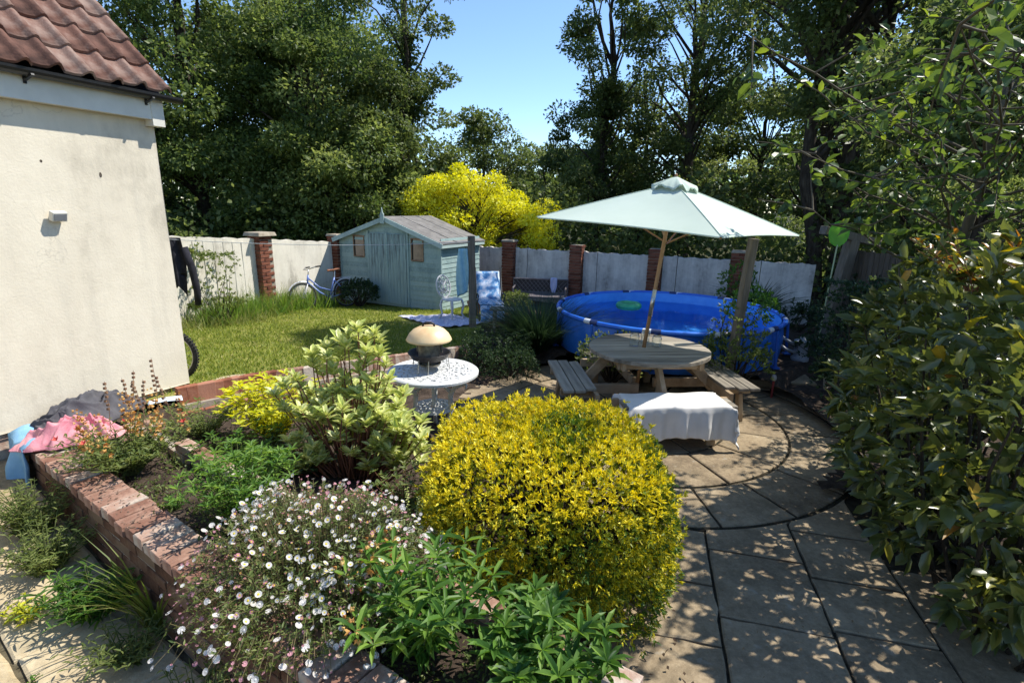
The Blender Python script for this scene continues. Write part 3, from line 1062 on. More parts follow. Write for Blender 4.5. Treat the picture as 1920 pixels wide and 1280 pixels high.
# doors
DX0, DX1, DH = .93, 2.06, 1.68
nd = 6
for k in range(2):
    x0 = DX0 + k * (DX1 - DX0) / 2
    x1 = x0 + (DX1 - DX0) / 2 - .006
    dr = empty('door', (0, 0, 0))
    dr.parent = shed
    pw = (x1 - x0) / nd
    for i in range(nd):
        zt_ = DH + random.uniform(-.004, .004)
        obj('plank', MB().box((x0 + pw * (i + .5), -.034 + random.uniform(-.002, .002), .06 + (zt_ - .06) / 2), (pw - .006, .018, zt_ - .06)), M_sdoor, dr, bevel=.003)
    for z in (.3, 1.42):
        pass
obj('door_stop', MB().box(((DX0 + DX1) / 2 - .003, -.048, .88), (.045, .014, 1.64)), M_shed, shed)
for x in (DX0 - .03, DX1 + .03):
    obj('door_frame', MB().box((x, -.025, .88), (.05, .024, 1.72)), M_shed, shed)
for a, b_, c0, c1 in wins:
    wdw = obj('window', MB().box(((a + b_) / 2, -.02, c0 - .01), (b_ - a + .04, .035, .022)).box(((a + b_) / 2, -.018, c1 + .008), (b_ - a + .04, .03, .02)).box((a - .005, -.018, (c0 + c1) / 2), (.018, .03, c1 - c0)).box((b_ + .005, -.018, (c0 + c1) / 2), (.018, .03, c1 - c0)), surf('brown_frame', (.2, .12, .07), (.34, .22, .14), 9), shed)
    obj('pane', MB().box(((a + b_) / 2, -.006, (c0 + c1) / 2), (b_ - a, .008, c1 - c0)), surf('dusty_brown_glass', (.10, .07, .05), (.22, .155, .115), 5, .12, .8, 0), wdw)
    obj('reveal', MB().box((a + .02, -.012, (c0 + c1) / 2), (.03, .006, c1 - c0)), plain('dark_reveal', (.03, .025, .02), .8, .1), wdw)
# roof
M_felt = surf('grey_felt', (.12, .115, .11), (.22, .21, .20), 5, .9, .25, .5, .004, 120)
ov = .13
rf = MB()
for sgn in (-1, 1):
    xe = SW / 2 + sgn * (SW / 2 + ov)
    ze = SE_ - (SR - SE_) / (SW / 2) * ov + .03
    xr, zr = SW / 2, SR + .03
    y0, y1 = -ov, SDp + ov * .6
    def rfp(u, v, t=0.0, xe=xe, ze=ze):
        return (xr + (xe - xr) * u, y0 + (y1 - y0) * v, zr + (ze - zr) * u + t + .006 * math.sin(v * 11) * u)
    rf.grid(lambda u, v: rfp(u, v, .012), 10, 8)
    rf.grid(lambda u, v: rfp(1 - u, v, -.012), 10, 8)
    rf.grid(lambda u, v: rfp(1, u, .012 - .024 * v), 8, 1)
    rf.grid(lambda u, v: rfp(u, 0, .012 - .024 * v), 8, 1)
rfo = obj('roof', rf, M_felt, shed)
for v in (.33, .66):
    st = MB()
    for sgn in (1,):
        xe = SW / 2 + sgn * (SW / 2 + ov); ze = SE_ - (SR - SE_) / (SW / 2) * ov + .03
        y = -ov + (SDp + 1.6 * ov) * v
        st.bar((SW / 2, y, SR + .048), (xe, y, ze + .018), .03, .006)
    obj('felt_lap', st, M_felt, rfo)
M_trim = shed_board_mat('sage_trim', (.24, .31, .30), (.34, .43, .41), (.41, .50, .47))
for sgn in (-1, 1):
    xe = SW / 2 + sgn * (SW / 2 + ov); ze = SE_ - (SR - SE_) / (SW / 2) * ov
    obj('bargeboard', MB().bar((SW / 2 + sgn * .01, -ov - .014, SR - .02), (xe, -ov - .014, ze - .02), .022, .10, up=(0, 0, 1)), M_trim, shed)
fin = MB().prism([(SW / 2 - .055, 0), (SW / 2 + .055, 0), (SW / 2 + .055, .20), (SW / 2 + .02, .26), (SW / 2, .36), (SW / 2 - .02, .26), (SW / 2 - .055, .20)], 0, .024)
fin.v = [(x, -ov - .03 - z, SR - .12 + y) for x, y, z in fin.v]
obj('finial', fin, M_trim, shed)
obj('eave_board', MB().bar((SW + ov - .02, -ov, SE_ - .07), (SW + ov - .02, SDp + .06, SE_ - .07), .02, .07), M_trim, shed)

# ================================================================ posts and washing line
M_wood = surf('grey_wood', (.10, .085, .065), (.20, .17, .135), 5, .85, .25, .5, .006, 25, stretch=(6, 6, .5))
M_woodd = surf('grey_wood_dark', (.07, .055, .04), (.14, .115, .09), 5, .85, .25, .5, .006, 25, stretch=(6, 6, .5))
def post(name, base, top, w, label, cat='post', mat=None, cap=True):
    e = empty(name, base, label=label, cat=cat)
    d = Vector(top) - Vector(base)
    obj('shaft', MB().bar((0, 0, -.15), d, w, w, up=(1, .2, 0)), mat or M_wood, e, bevel=.008)
    if cap:
        obj('hook', MB().tube([d + Vector((0, 0, -.06)), d + Vector((-.03, -w * .6, -.06)), d + Vector((-.03, -w * .6 - .03, -.02))], .006, 6), plain('rusty_iron', (.12, .07, .045), .6, .4, .6), e)
    return e
LP = (-.76, 10.0)
post('washing_line_post', (LP[0], LP[1], lawn_z(*LP)), (LP[0] - .03, LP[1] + .02, 1.72), .125, 'weathered wooden post at the lawn edge holding the washing line')
ln = MB()
pa, pb = Vector((LP[0] - .06, LP[1] - .05, 1.62)), Vector((-6.0, 7.9, 1.76))
pts = []
for t in np.linspace(0, 1, 24):
    q = pa.lerp(pb, t)
    q.z -= .10 * 4 * t * (1 - t)
    pts.append(q)
ln.tube(pts, .005, 5)
tag(obj('washing_line', ln, plain('line_wire', (.45, .47, .48), .5, .4)), 'thin pale washing line strung from the wooden post towards the house', 'line')

def line_at(t):
    q = pa.lerp(pb, t)
    q.z -= .10 * 4 * t * (1 - t)
    return q
# dark garment on the line, just past the house corner
gq = line_at(.873)
ldir = (pb - pa).normalized()
gm = MB()
def garment(u, v):
    wv = .30 * (1 - .25 * abs(v - .45)) 
    a = (u - .5) * 2
    zz = -.78 * v + .07 * (1 if abs(a) > .6 and v > .7 else 0) - .25 * max(0, v - .6) * (abs(a) ** 2) * 2
    zz += .16 * max(0, v - .72) / .28 * (1 - abs(a))
    q = Vector((0, 0, 0)) + ldir * (a * wv)
    off = .035 * math.sin(a * 7 + v * 3) + .02 * math.sin(a * 13)
    return q + Vector((ldir.y, -ldir.x, 0)) * off + Vector((0, 0, zz + .02))
gm.grid(garment, 22, 20)
gar = empty('hooded_top', gq, label='black hooded top with white lettering hanging from the washing line by the house', cat='clothing')
obj('body', gm, surf('black_cotton', (.012, .012, .017), (.03, .03, .04), 14, .9, .2, .4, .004, 120), gar, smooth=True, solid=.01)
sl = MB().tube([ldir * -.30 + Vector((0, 0, -.12)), ldir * -.37 + Vector((0, 0, -.45)), ldir * -.40 + Vector((0, 0, -.8)), ldir * -.39 + Vector((0, 0, -1.02))], [.05, .055, .05, .045], 10)
obj('sleeve', sl, MATS['black_cotton'], gar, smooth=True)
nrmg = Vector((ldir.y, -ldir.x, 0))
if nrmg.y > 0: nrmg = -nrmg
M_print = plain('white_print', (.62, .62, .64), .8, .2)
for k, off in enumerate((-.05, .0, .05, .10)):
    lt = MB()
    c0 = ldir * -off + nrmg * .058 + Vector((0, 0, -.40))
    lt.bar(c0 + ldir * .014 + Vector((0, 0, -.04)), c0 + ldir * .014 + Vector((0, 0, .04)), .01, .003, up=nrmg).bar(c0 - ldir * .014 + Vector((0, 0, -.04)), c0 - ldir * .014 + Vector((0, 0, .04)), .01, .003, up=nrmg)
    if k % 2 == 0:
        lt.bar(c0 + ldir * .018 + Vector((0, 0, -.036)), c0 - ldir * .018 + Vector((0, 0, -.036)), .01, .0032, up=nrmg)
    else:
        lt.bar(c0 + ldir * .018 + Vector((0, 0, .036)), c0 - ldir * .018 + Vector((0, 0, .036)), .01, .0032, up=nrmg)
    obj('lettering', lt, M_print, gar)
# pale blue towel pegged on the line beside the post
tq = line_at(.016)
tw = MB()
tw.grid(lambda u, v: Vector((0, 0, 0)) + ldir * ((u - .3) * (.17 + .06 * math.sin(v * 2.5))) + nrmg * (.025 * math.sin(u * 9 + v * 4)) + Vector((0, 0, -.12 - v * (.80 + .1 * u))), 10, 20)
tag(obj('hanging_towel', tw, surf('aqua_cotton', (.26, .46, .54), (.38, .60, .66), 12, .9, .2, .3, .004, 150), smooth=True, solid=.008, matrix=Matrix.Translation(tq)), 'light blue towel hanging behind the wooden line post by the shed', 'towel')

# ================================================================ bicycles
M_rubber = surf('tyre_rubber', (.02, .02, .02), (.045, .043, .04), 20, .85, .25, .5, .004, 60)
M_steel = plain('steel', (.5, .5, .5), .3, .6, .9)
def ring(rad, n, c, axis='y'):
    return [Vector((c[0] + rad * math.cos(2 * math.pi * i / n), c[1], c[2] + rad * math.sin(2 * math.pi * i / n))) for i in range(n)]
def bicycle(loc, rz, lean, label, paint, wr=.33, fat=.022, tread=False, group=None, guards=True):
    """Step-through bicycle; x forward, leaning about its wheel line."""
    e = bpy.data.objects.new('bicycle', None)
    col.objects.link(e)
    e.matrix_basis = Matrix.Translation(Vector(loc)) @ Matrix.Rotation(rz, 4, 'Z') @ Matrix.Rotation(lean, 4, 'X')
    e.matrix_basis = e.matrix_basis @ Matrix.Scale(.98, 4)
    tag(e, label, 'bicycle', group)
    hub_r, hub_f = (-.50, 0, wr), (.56, 0, wr)
    for h in (hub_r, hub_f):
        w_ = empty('wheel', (0, 0, 0)); w_.parent = e
        obj('tyre', MB().tube(ring(wr - fat, 40, h), fat, 8, closed=True), M_rubber, w_, smooth=True)
        if tread:
            tr = MB()
            for i in range(48):
                t = 2 * math.pi * i / 48
                rm = Matrix.Rotation(-t, 3, 'Y')
                for yo in (-.012, .012):
                    tr.box(Vector(h) + Vector((math.cos(t) * (wr + .001), yo, math.sin(t) * (wr + .001))), (.012, .012, .02), rm)
            obj('tread', tr, M_rubber, w_)
        obj('rim', MB().tube(ring(wr - fat * 2.1, 40, h), .009, 6, closed=True), M_steel, w_, smooth=True)
        sp = MB()
        for i in range(20):
            t = 2 * math.pi * i / 20
            sp.tube([Vector(h) + Vector((.02 * math.cos(t + .6), .025 * (-1) ** i, .02 * math.sin(t + .6))), Vector(h) + Vector((math.cos(t) * (wr - fat * 2), 0, math.sin(t) * (wr - fat * 2)))], .0015, 3, cap=False)
        obj('spokes', sp, M_steel, w_)
        obj('hub', MB().tube([Vector(h) + Vector((0, -.05, 0)), Vector(h) + Vector((0, .05, 0))], .02, 8), M_steel, w_)
    bb = Vector((-.07, 0, .27)); seat_t = Vector((-.24, 0, .72)); head_t = Vector((.38, 0, .82)); head_b = Vector((.42, 0, .66))
    fr = MB().tube([bb, seat_t], .019, 8).tube([head_b, Vector((.15, 0, .40)), bb], .02, 8)
    fr.tube([head_t.lerp(head_b, .4), Vector((.15, 0, .52)), bb.lerp(seat_t, .33)], .017, 8)
    for s in (-.05, .05):
        fr.tube([bb + Vector((0, s * .5, 0)), Vector(hub_r) + Vector((0, s, 0))], .010, 6).tube([seat_t.lerp(bb, .12) + Vector((0, s * .5, 0)), Vector(hub_r) + Vector((0, s, 0))], .009, 6)
    fr.tube([head_b + Vector((.005, 0, -.03)), head_t], .023, 8)
    obj('frame', fr, paint, e, smooth=True)
    fk = MB()
    for s in (-.05, .05):
        fk.tube([head_b + Vector((.01, s * .7, -.04)), Vector((.50, s, .45)), Vector(hub_f) + Vector((0, s, 0))], .011, 6)
    obj('fork', fk, plain('white_fork', (.62, .62, .66), .35), e, smooth=True)
    sd_ = MB()
    prof_ = [(-.14, .085), (-.08, .09), (0, .05), (.08, .022), (.14, .014)]
    n_ = 10
    vs = []
    for x, hw in prof_:
        for j in range(n_):
            t = 2 * math.pi * j / n_
            vs.append((seat_t.x + .01 + x, hw * math.cos(t), seat_t.z + .17 + .028 * math.sin(t) + (.015 if x < -.05 else 0)))
    fs = [(i * n_ + j, i * n_ + (j + 1) % n_, (i + 1) * n_ + (j + 1) % n_, (i + 1) * n_ + j) for i in range(4) for j in range(n_)] + [tuple(range(n_)), tuple(reversed(range(40, 50)))]
    sd_.add(vs, fs)
    obj('saddle', sd_, surf('brown_leather', (.16, .06, .03), (.26, .11, .06), 10, .5, .4, .2, .003), e, smooth=True)
    obj('seat_post', MB().tube([seat_t + Vector((0, 0, -.05)), seat_t + Vector((-.03, 0, .15))], .014, 8), M_steel, e)
    hb = MB()
    stem_t = head_t + Vector((-.02, 0, .12))
    hb.tube([head_t, stem_t], .012, 8)
    hb.tube([stem_t + Vector((-.16, -.30, .06)), stem_t + Vector((-.06, -.27, .05)), stem_t + Vector((.05, -.14, .01)), stem_t + Vector((.03, 0, 0)), stem_t + Vector((.05, .14, .01)), stem_t + Vector((-.06, .27, .05)), stem_t + Vector((-.16, .30, .06))], .011, 8)
    hbo = obj('handlebar', hb, M_steel, e, smooth=True)
    for s in (-1, 1):
        obj('grip', MB().tube([stem_t + Vector((-.17, s * .303, .061)), stem_t + Vector((-.06, s * .272, .051))], .017, 8), M_rubber, hbo)
    ck = MB().tube([bb + Vector((0, -.06, 0)), bb + Vector((0, .06, 0))], .025, 10).tube([bb + Vector((0, -.06, 0)), bb + Vector((.10, -.065, -.13))], .009, 6).tube([bb + Vector((0, .06, 0)), bb + Vector((-.10, .065, .13))], .009, 6)
    ck.tube(ring(.085, 18, (bb.x, -.045, bb.z)), .006, 5, closed=True)
    cko = obj('crank', ck, M_steel, e)
    for a in ((.10, -.10, -.13), (-.10, .10, .13)):
        obj('pedal', MB().box(bb + Vector(a), (.09, .07, .022)), M_rubber, cko)
    for h, t0, t1 in ((hub_r, .15, 2.9), (hub_f, .5, 2.7)) if guards else ():
        obj('mudguard', MB().tube([Vector(h) + Vector(((wr + .02) * math.cos(t), 0, (wr + .02) * math.sin(t))) for t in np.linspace(t0, t1, 18)], .016, 6), plain('white_fork', (.62, .62, .66), .35), e)
    rk = MB()
    for s in (-.05, .05):
        rk.tube([seat_t + Vector((-.06, s, -.02)), seat_t + Vector((-.42, s, -.01))], .006, 6).tube([seat_t + Vector((-.36, s, -.01)), Vector(hub_r) + Vector((-.02, s, 0))], .005, 6)
    obj('rear_rack', rk, plain('white_fork', (.62, .62, .66), .35), e)
    return e
ba = Vector((-3.85, 12.35, 0)); bbk = Vector((-4.5, 11.72, 0))
mid = (ba + bbk) / 2
bicycle((mid.x - .06, mid.y + .02, lawn_z(mid.x, mid.y) - .02), math.atan2(bbk.y - ba.y, bbk.x - ba.x), R(8), 'blue step-through bicycle with brown saddle leaning by the white wall', surf('blue_paint', (.10, .16, .42), (.16, .24, .55), 6, .3, .5, 0))
bicycle((-4.16, 5.50, lawn_z(0, 5.45) + .0), R(-4), R(-3), 'black bicycle mostly hidden behind the house corner, showing only its knobbly tyre', plain('black_paint', (.02, .02, .025), .3, .5), wr=.27, fat=.026, tread=True, guards=False)

# ================================================================ things by the shed
M_alu = surf('white_cast_metal', (.50, .51, .50), (.66, .66, .63), 9, .5, .4, .3, .003, 60)
wc = empty('cast_metal_chair', (-1.24, 10.72, lawn_z(0, 10.72)), R(-38), label='white ornate cast metal garden chair standing by the shed', cat='chair')
obj('seat', MB().lathe([(0, .44), (.19, .44), (.205, .43), (.205, .415), (.19, .41), (0, .41)], 24), M_alu, wc)
bk = MB()
for sc, r_ in ((1, .019), (.55, .013)):
    bk.tube([Vector((-.19 - .10 * (.5 + .5 * math.sin(t)), .19 * sc * math.cos(t), .66 + .22 * sc * math.sin(t))) for t in np.linspace(0, 2 * math.pi, 24, endpoint=False)], r_, 6, closed=True)
for a in np.linspace(0, 2 * math.pi, 10, endpoint=False):
    bk.tube([Vector((-.24, .10 * math.cos(a), .66 + .12 * math.sin(a))), Vector((-.24 - .05 * math.sin(a), .19 * math.cos(a), .66 + .22 * math.sin(a)))], .012, 5)
for a in np.linspace(-.08, .08, 5):
    bk.tube([Vector((-.23, a, .55)), Vector((-.25, -a, .77))], .011, 5)
obj('backrest', bk, M_alu, wc, smooth=True)
for sx, sy in ((-1, -1), (-1, 1), (1, -1), (1, 1)):
    obj('leg', MB().tube([(sx * .14, sy * .14, .42), (sx * .17, sy * .16, .30), (sx * .14, sy * .14, .14), (sx * .2, sy * .19, 0)], [.024, .026, .02, .022], 8), M_alu, wc, smooth=True)

m, nt, p, out = _base('blue_floral_fabric')
v = nt.nodes.new('ShaderNodeTexVoronoi'); v.inputs['Scale'].default_value = 9
tcn = nt.nodes.new('ShaderNodeTexCoord'); nt.links.new(tcn.outputs['Object'], v.inputs['Vector'])
f = mathn(nt, 'ADD', mathn(nt, 'MULTIPLY', v.outputs['Distance'], .15), mathn(nt, 'MULTIPLY', noise(nt, 4.5, 3, .6), .95))
nt.links.new(ramp(nt, f, [(.40, (.05, .13, .33)), (.50, (.12, .32, .58)), (.56, (.50, .60, .74)), (.62, (.68, .72, .80)), (.69, (.22, .44, .66)), (.78, (.10, .24, .48))]), p.inputs['Base Color'])
p.inputs['Roughness'].default_value = .9
M_floral = m
sl = empty('sun_lounger', (-.48, 11.0, lawn_z(0, 11.0)), R(8), label='reclining garden lounger with blue and white floral cushions near the shed', cat='lounger')
def cushion(c, size, rx, puff=.03):
    mb = MB()
    sx, sy, sz = size
    rm = Matrix.Rotation(rx, 3, 'X')
    for sgn in (1, -1):
        def f_(u, v, sgn=sgn):
            a, b_ = (u - .5) * 2, (v - .5) * 2
            k = (1 - abs(a) ** 6) * (1 - abs(b_) ** 6)
            tuft = .012 * math.cos(b_ * 6.2) * k
            q = Vector((a * sx / 2, b_ * sy / 2, sgn * (sz / 2 * max(0, k) ** .35 + tuft)))
            return rm @ q + Vector(c)
        mb.grid(f_ if sgn == 1 else (lambda u, v, f_=f_: f_(1 - u, v)), 12, 14)
    return mb
obj('back_cushion', cushion((0, .34, .62), (.50, .72, .12), R(54)), M_floral, sl, smooth=True)
obj('seat_cushion', cushion((0, -.22, .36), (.50, .56, .12), R(-4)), M_floral, sl, smooth=True)
obj('foot_cushion', cushion((0, -.62, .22), (.48, .36, .10), R(-42) + R(90)), M_floral, sl, smooth=True)
fr = MB()
for s in (-.27, .27):
    fr.tube([(s, .48, 1.0), (s, .12, .36), (s, -.48, .30), (s, -.68, .08)], .013, 6)
    fr.tube([(s, .40, 0), (s, .05, .52), (s, -.35, .55)], .013, 6).tube([(s, -.42, .55), (s, -.1, .3), (s, .22, 0.0)], .013, 6)
obj('frame', fr, plain('dark_metal', (.06, .06, .06), .4, .5, .5), sl, smooth=True)
M_bench = surf('weathered_plank', (.15, .12, .09), (.28, .24, .18), 4, .85, .25, .55, .006, 24, stretch=(.6, 5, 5), c3=(.38, .34, .27), rnd=.3)
lt = empty('low_table', (-.12, 10.05, lawn_z(0, 10.05)), R(-4), label='low weathered wooden side table in front of the floral lounger', cat='table')
for i in range(3):
    obj('plank', MB().box((0, (i - 1) * .115, .36), (.62, .108, .03)), M_bench, lt, bevel=.004)
for sx in (-.22, .22):
    for sy in (-.11, .11):
        obj('leg', MB().box((sx, sy, .17), (.05, .05, .345)), M_bench, lt)
# picnic rug on the grass
rg = MB()
c4 = [Vector((-2.37, 10.8, 0)), Vector((-1.25, 9.75, 0)), Vector((-.45, 10.35, 0)), Vector((-1.35, 11.15, 0))]
def rugf(u, v):
    q = c4[0].lerp(c4[1], u).lerp(c4[3].lerp(c4[2], u), v)
    q.x += .03 * math.sin(v * 9); q.y += .03 * math.sin(u * 8)
    q.z = lawn_z(q.x, q.y) + .035 + .018 * math.sin(u * 19 + v * 7) * math.sin(v * 13) + .008 * math.sin(u * 40 + v * 31)
    return q
rg.grid(rugf, 40, 34)
m, nt, p, out = _base('lilac_cotton')
f = noise(nt, 26, 3, .7)
nt.links.new(ramp(nt, f, [(.4, (.38, .38, .55)), (.52, (.58, .58, .72)), (.6, (.70, .70, .78))]), p.inputs['Base Color'])
p.inputs['Roughness'].default_value = .9
bump(nt, p, noise(nt, 60), .5, .01)
tag(obj('picnic_blanket', rg, m, smooth=True, solid=.012), 'crumpled pale lilac blanket spread on the lawn before the shed', 'blanket')

# bench with woven back against the shaded wall
wb = empty('woven_bench', (.66, 13.1, -.28), math.atan2(BD[1], BD[0]) + R(16), label='grey woven garden bench standing against the shaded back wall', cat='bench')
M_wick = surf('grey_wicker', (.10, .085, .09), (.18, .155, .16), 9, .8, .3, .5, .006, 60)
obj('seat', MB().box((0, -.05, .40), (1.34, .5, .06)), M_wick, wb, bevel=.01)
fr = MB().tube([(-.68, .2, .12), (-.68, .22, .78), (.68, .22, .78), (.68, .2, .12)], .025, 8).tube([(-.68, .2, .45), (.68, .2, .45)], .02, 8)
bko = obj('back_frame', fr, M_wick, wb)
obj('back_panel', MB().box((0, .235, .615), (1.34, .012, .31)), surf('dark_wicker', (.055, .045, .045), (.10, .082, .08), 30, .85, .2, .5, .006, 90), bko)
for k in range(26):
    x = -.66 + k * .052
    for s in (-1, 1):
        x2 = x + s * .22
        if abs(x2) <= .68:
            pass
        a, b_ = Vector((x, .215, .47)), Vector((x + s * .26, .215, .76))
        if abs(b_.x) > .67:
            t = (.67 - abs(a.x)) / (abs(b_.x) - abs(a.x)) if abs(b_.x) != abs(a.x) else 1
            b_ = a.lerp(b_, max(0, min(1, t)))
        if (k + (s > 0)) % 2 == 0 and (b_ - a).length > .06:
            obj('weave_strip', MB().bar(a + Vector((0, .004 * s, 0)), b_ + Vector((0, .004 * s, 0)), .006, .022, up=(0, 1, 0)), surf('pale_wicker', (.20, .175, .17), (.29, .255, .25), 9, .8, .3, 0), bko)
for sx in (-.64, .64):
    for sy in (-.27, .18):
        obj('leg', MB().box((sx, sy, .19), (.05, .05, .39)), M_wick, wb)
    obj('armrest', MB().tube([(sx, .2, .62), (sx, -.25, .60), (sx, -.27, .36)], .022, 8), M_wick, wb)
cl = MB()
ct = (wb.matrix_basis @ Vector((.33, .215, .80)))
fx = Vector((math.cos(math.atan2(BD[1], BD[0]) + R(16)), math.sin(math.atan2(BD[1], BD[0]) + R(16)), 0)); fy = Vector((fx.y, -fx.x, 0))
cl.grid(lambda u, v: ct + fx * ((u - .5) * (.17 - .10 * max(0, v - .55) / .45)) + fy * (.045 + .015 * math.sin(u * 9 + v * 4)) + Vector((0, 0, .015 - v * .36)), 8, 14)
cl.grid(lambda u, v: ct + fx * ((u - .5) * .15) + fy * (.045 - v * .09) + Vector((0, 0, .015 + .012 * math.sin(v * 3.1))), 6, 4)
tag(obj('folded_cloth', cl, plain('lilac_white', (.52, .53, .74), .9, .2), smooth=True, solid=.006), 'small white-lilac cloth draped over the back of the woven bench', 'cloth')
pot = empty('terracotta_pot', (-.82, 11.35, lawn_z(0, 11.3)), label='terracotta flowerpot in the shade between white chair and lounger', cat='pot')
obj('body', MB().lathe([(0, 0), (.10, 0), (.15, .24), (.165, .24), (.165, .29), (.14, .29), (.13, .26), (0, .26)], 20), surf('terracotta', (.30, .12, .06), (.45, .20, .10), 8, .85, .2, .3), pot, smooth=False)

# ================================================================ pool
PQ = Vector((2.40, 8.22, .23))
PR, PH_ = 1.68, .525
pool = empty('paddling_pool', PQ, label='large round blue frame pool filled with water', cat='pool')
M_pool = surf('pool_vinyl', (.018, .13, .56), (.03, .19, .68), 3, .38, .45, .6, .02, 9)
M_poolin = surf('pool_liner', (.05, .27, .76), (.09, .36, .84), 5, .4, .45, .1, .01, 10)
NS = 12
wl = MB()
def pw(u, v):
    t = 2 * math.pi * u
    fold = abs(math.sin(t * NS / 2))
    r = PR - .02 + .045 * math.sin(v * math.pi) * fold - .012 * (1 - fold) + .006 * math.sin(t * 31 + v * 5) * (1 - v)
    return Vector((r * math.cos(t), r * math.sin(t), v * PH_ - .02))
wl.grid(pw, 144, 8)
obj('outer_wall', wl, M_pool, pool, smooth=True)
il = MB()
il.grid(lambda u, v: Vector(((PR - .05 - .03 * (1 - v)) * math.cos(-2 * math.pi * u), (PR - .05 - .03 * (1 - v)) * math.sin(-2 * math.pi * u), .03 + v * (PH_ - .03))), 96, 5)
il.lathe([(.001, .03), (.9, .032), (PR - .08, .03)], 64)
obj('liner', il, M_poolin, pool, smooth=True)
rim = MB().tube([Vector((PR * math.cos(t), PR * math.sin(t), PH_)) for t in np.linspace(0, 2 * math.pi, 72, endpoint=False)], .034, 8, closed=True)
rimo = obj('rim', rim, surf('rim_sleeve', (.012, .10, .56), (.03, .18, .68), 4, .35, .5, .1), pool, smooth=True)
for k in range(NS):
    t = 2 * math.pi * (k + .35) / NS
    q = Vector((PR * math.cos(t), PR * math.sin(t), PH_))
    tg = Vector((-math.sin(t), math.cos(t), 0))
    obj('joint_collar', MB().tube([q - tg * .06, q + tg * .06], .039, 10), plain('navy_plastic', (.015, .03, .12), .4), rimo)
    obj('painted_glint', MB().tube([q - tg * .17, q - tg * .065], .0365, 10), plain('glint_white', (.66, .70, .76), .35), rimo)  # White sleeve beside each collar, a glint painted onto the rim
    o_ = q + Vector((q.x, q.y, 0)).normalized() * .05
    obj('leg', MB().tube([o_ + Vector((0, 0, -.02)), Vector((o_.x, o_.y, 0)) * 1.02 + Vector((0, 0, .02))], .02, 8).box(Vector((o_.x * 1.02, o_.y * 1.02, .01)), (.09, .09, .02)), surf('leg_blue', (.015, .10, .46), (.025, .14, .55), 5, .4, .4, 0), pool)
m, nt, p, out = _base('pool_water')
tr = nt.nodes.new('ShaderNodeBsdfTransparent'); tr.inputs[0].default_value = (.70, .90, .98, 1)
gl = nt.nodes.new('ShaderNodeBsdfGlossy'); gl.inputs['Roughness'].default_value = .03
fn = nt.nodes.new('ShaderNodeFresnel'); fn.inputs['IOR'].default_value = 1.2
bp = nt.nodes.new('ShaderNodeBump'); bp.inputs['Strength'].default_value = .12; bp.inputs['Distance'].default_value = .02
nt.links.new(noise(nt, 5, 3), bp.inputs['Height']); nt.links.new(bp.outputs[0], gl.inputs['Normal']); nt.links.new(bp.outputs[0], fn.inputs['Normal'])
mx = nt.nodes.new('ShaderNodeMixShader'); nt.links.new(fn.outputs[0], mx.inputs[0]); nt.links.new(tr.outputs[0], mx.inputs[1]); nt.links.new(gl.outputs[0], mx.inputs[2]); nt.links.new(mx.outputs[0], out.inputs[0])
obj('water', MB().lathe([(PR - .055, .37), (.9, .37), (.001, .37)], 64), m, pool, smooth=True)
rgm = MB().tube([Vector((.17 * math.cos(t), .17 * math.sin(t), 0)) for t in np.linspace(0, 2 * math.pi, 24, endpoint=False)], .06, 10, closed=True)
flo = empty('swim_ring', (2.06, 9.35, .60), label='small green inflatable ring floating at the far side of the pool', cat='swim ring')
obj('tube', rgm, surf('green_vinyl', (.03, .30, .12), (.08, .45, .18), 9, .35, .5, 0), flo, smooth=True)
obj('floor', MB().lathe([(.001, -.03), (.15, -.03)], 24), MATS['green_vinyl'], flo)
pump = empty('filter_pump', (4.2, 7.5, .18), R(20), label='grey pool filter pump on the ground beside the pool', cat='pump')
M_gp = plain('grey_plastic', (.34, .36, .40), .5)
obj('body', MB().lathe([(0, 0), (.12, 0), (.12, .04), (.09, .06), (.09, .24), (.105, .25), (.105, .29), (.05, .31), (.03, .34), (0, .34)], 20), M_gp, pump, smooth=False)
obj('hose', MB().tube([(-.08, 0, .12), (-.22, .06, .16), (-.38, .16, .3)], .022, 10), M_gp, pump, smooth=True)
obj('hose', MB().tube([(-.08, .02, .22), (-.2, .12, .3), (-.32, .22, .42)], .022, 10), M_gp, pump, smooth=True)
# pool net standing at the fence
net = empty('pool_net', (5.02, 8.5, .0), label='lime green leaf-skimmer net on a thin pole standing upright beyond the pool', cat='net')
M_lime = leafmat('lime_net', [(.0, (.22, .55, .08)), (1, (.28, .62, .12))], .5, .6)
obj('pole', MB().tube([(0, 0, 0), (.02, 0, .9), (.05, 0, 1.78)], .011, 8), plain('pale_green_pole', (.42, .48, .26), .5), net)
obj('net_frame', MB().tube([Vector((.05 + .155 * math.sin(t) * (1 - .0 * math.cos(t)), 0, 1.965 - .175 * math.cos(t) * (1 if math.cos(t) < 0 else 1.15))) for t in np.linspace(0, 2 * math.pi, 28, endpoint=False)], .008, 6, closed=True), M_lime, net)
nn_ = MB().grid(lambda u, v: Vector((.05 + .15 * v * math.sin(2 * math.pi * u), .05 * (1 - v * v), 1.965 - .17 * v * math.cos(2 * math.pi * u) * (1 if math.cos(2 * math.pi * u) < 0 else 1.15))), 28, 5)
obj('mesh_net', nn_, M_lime, net, smooth=True)

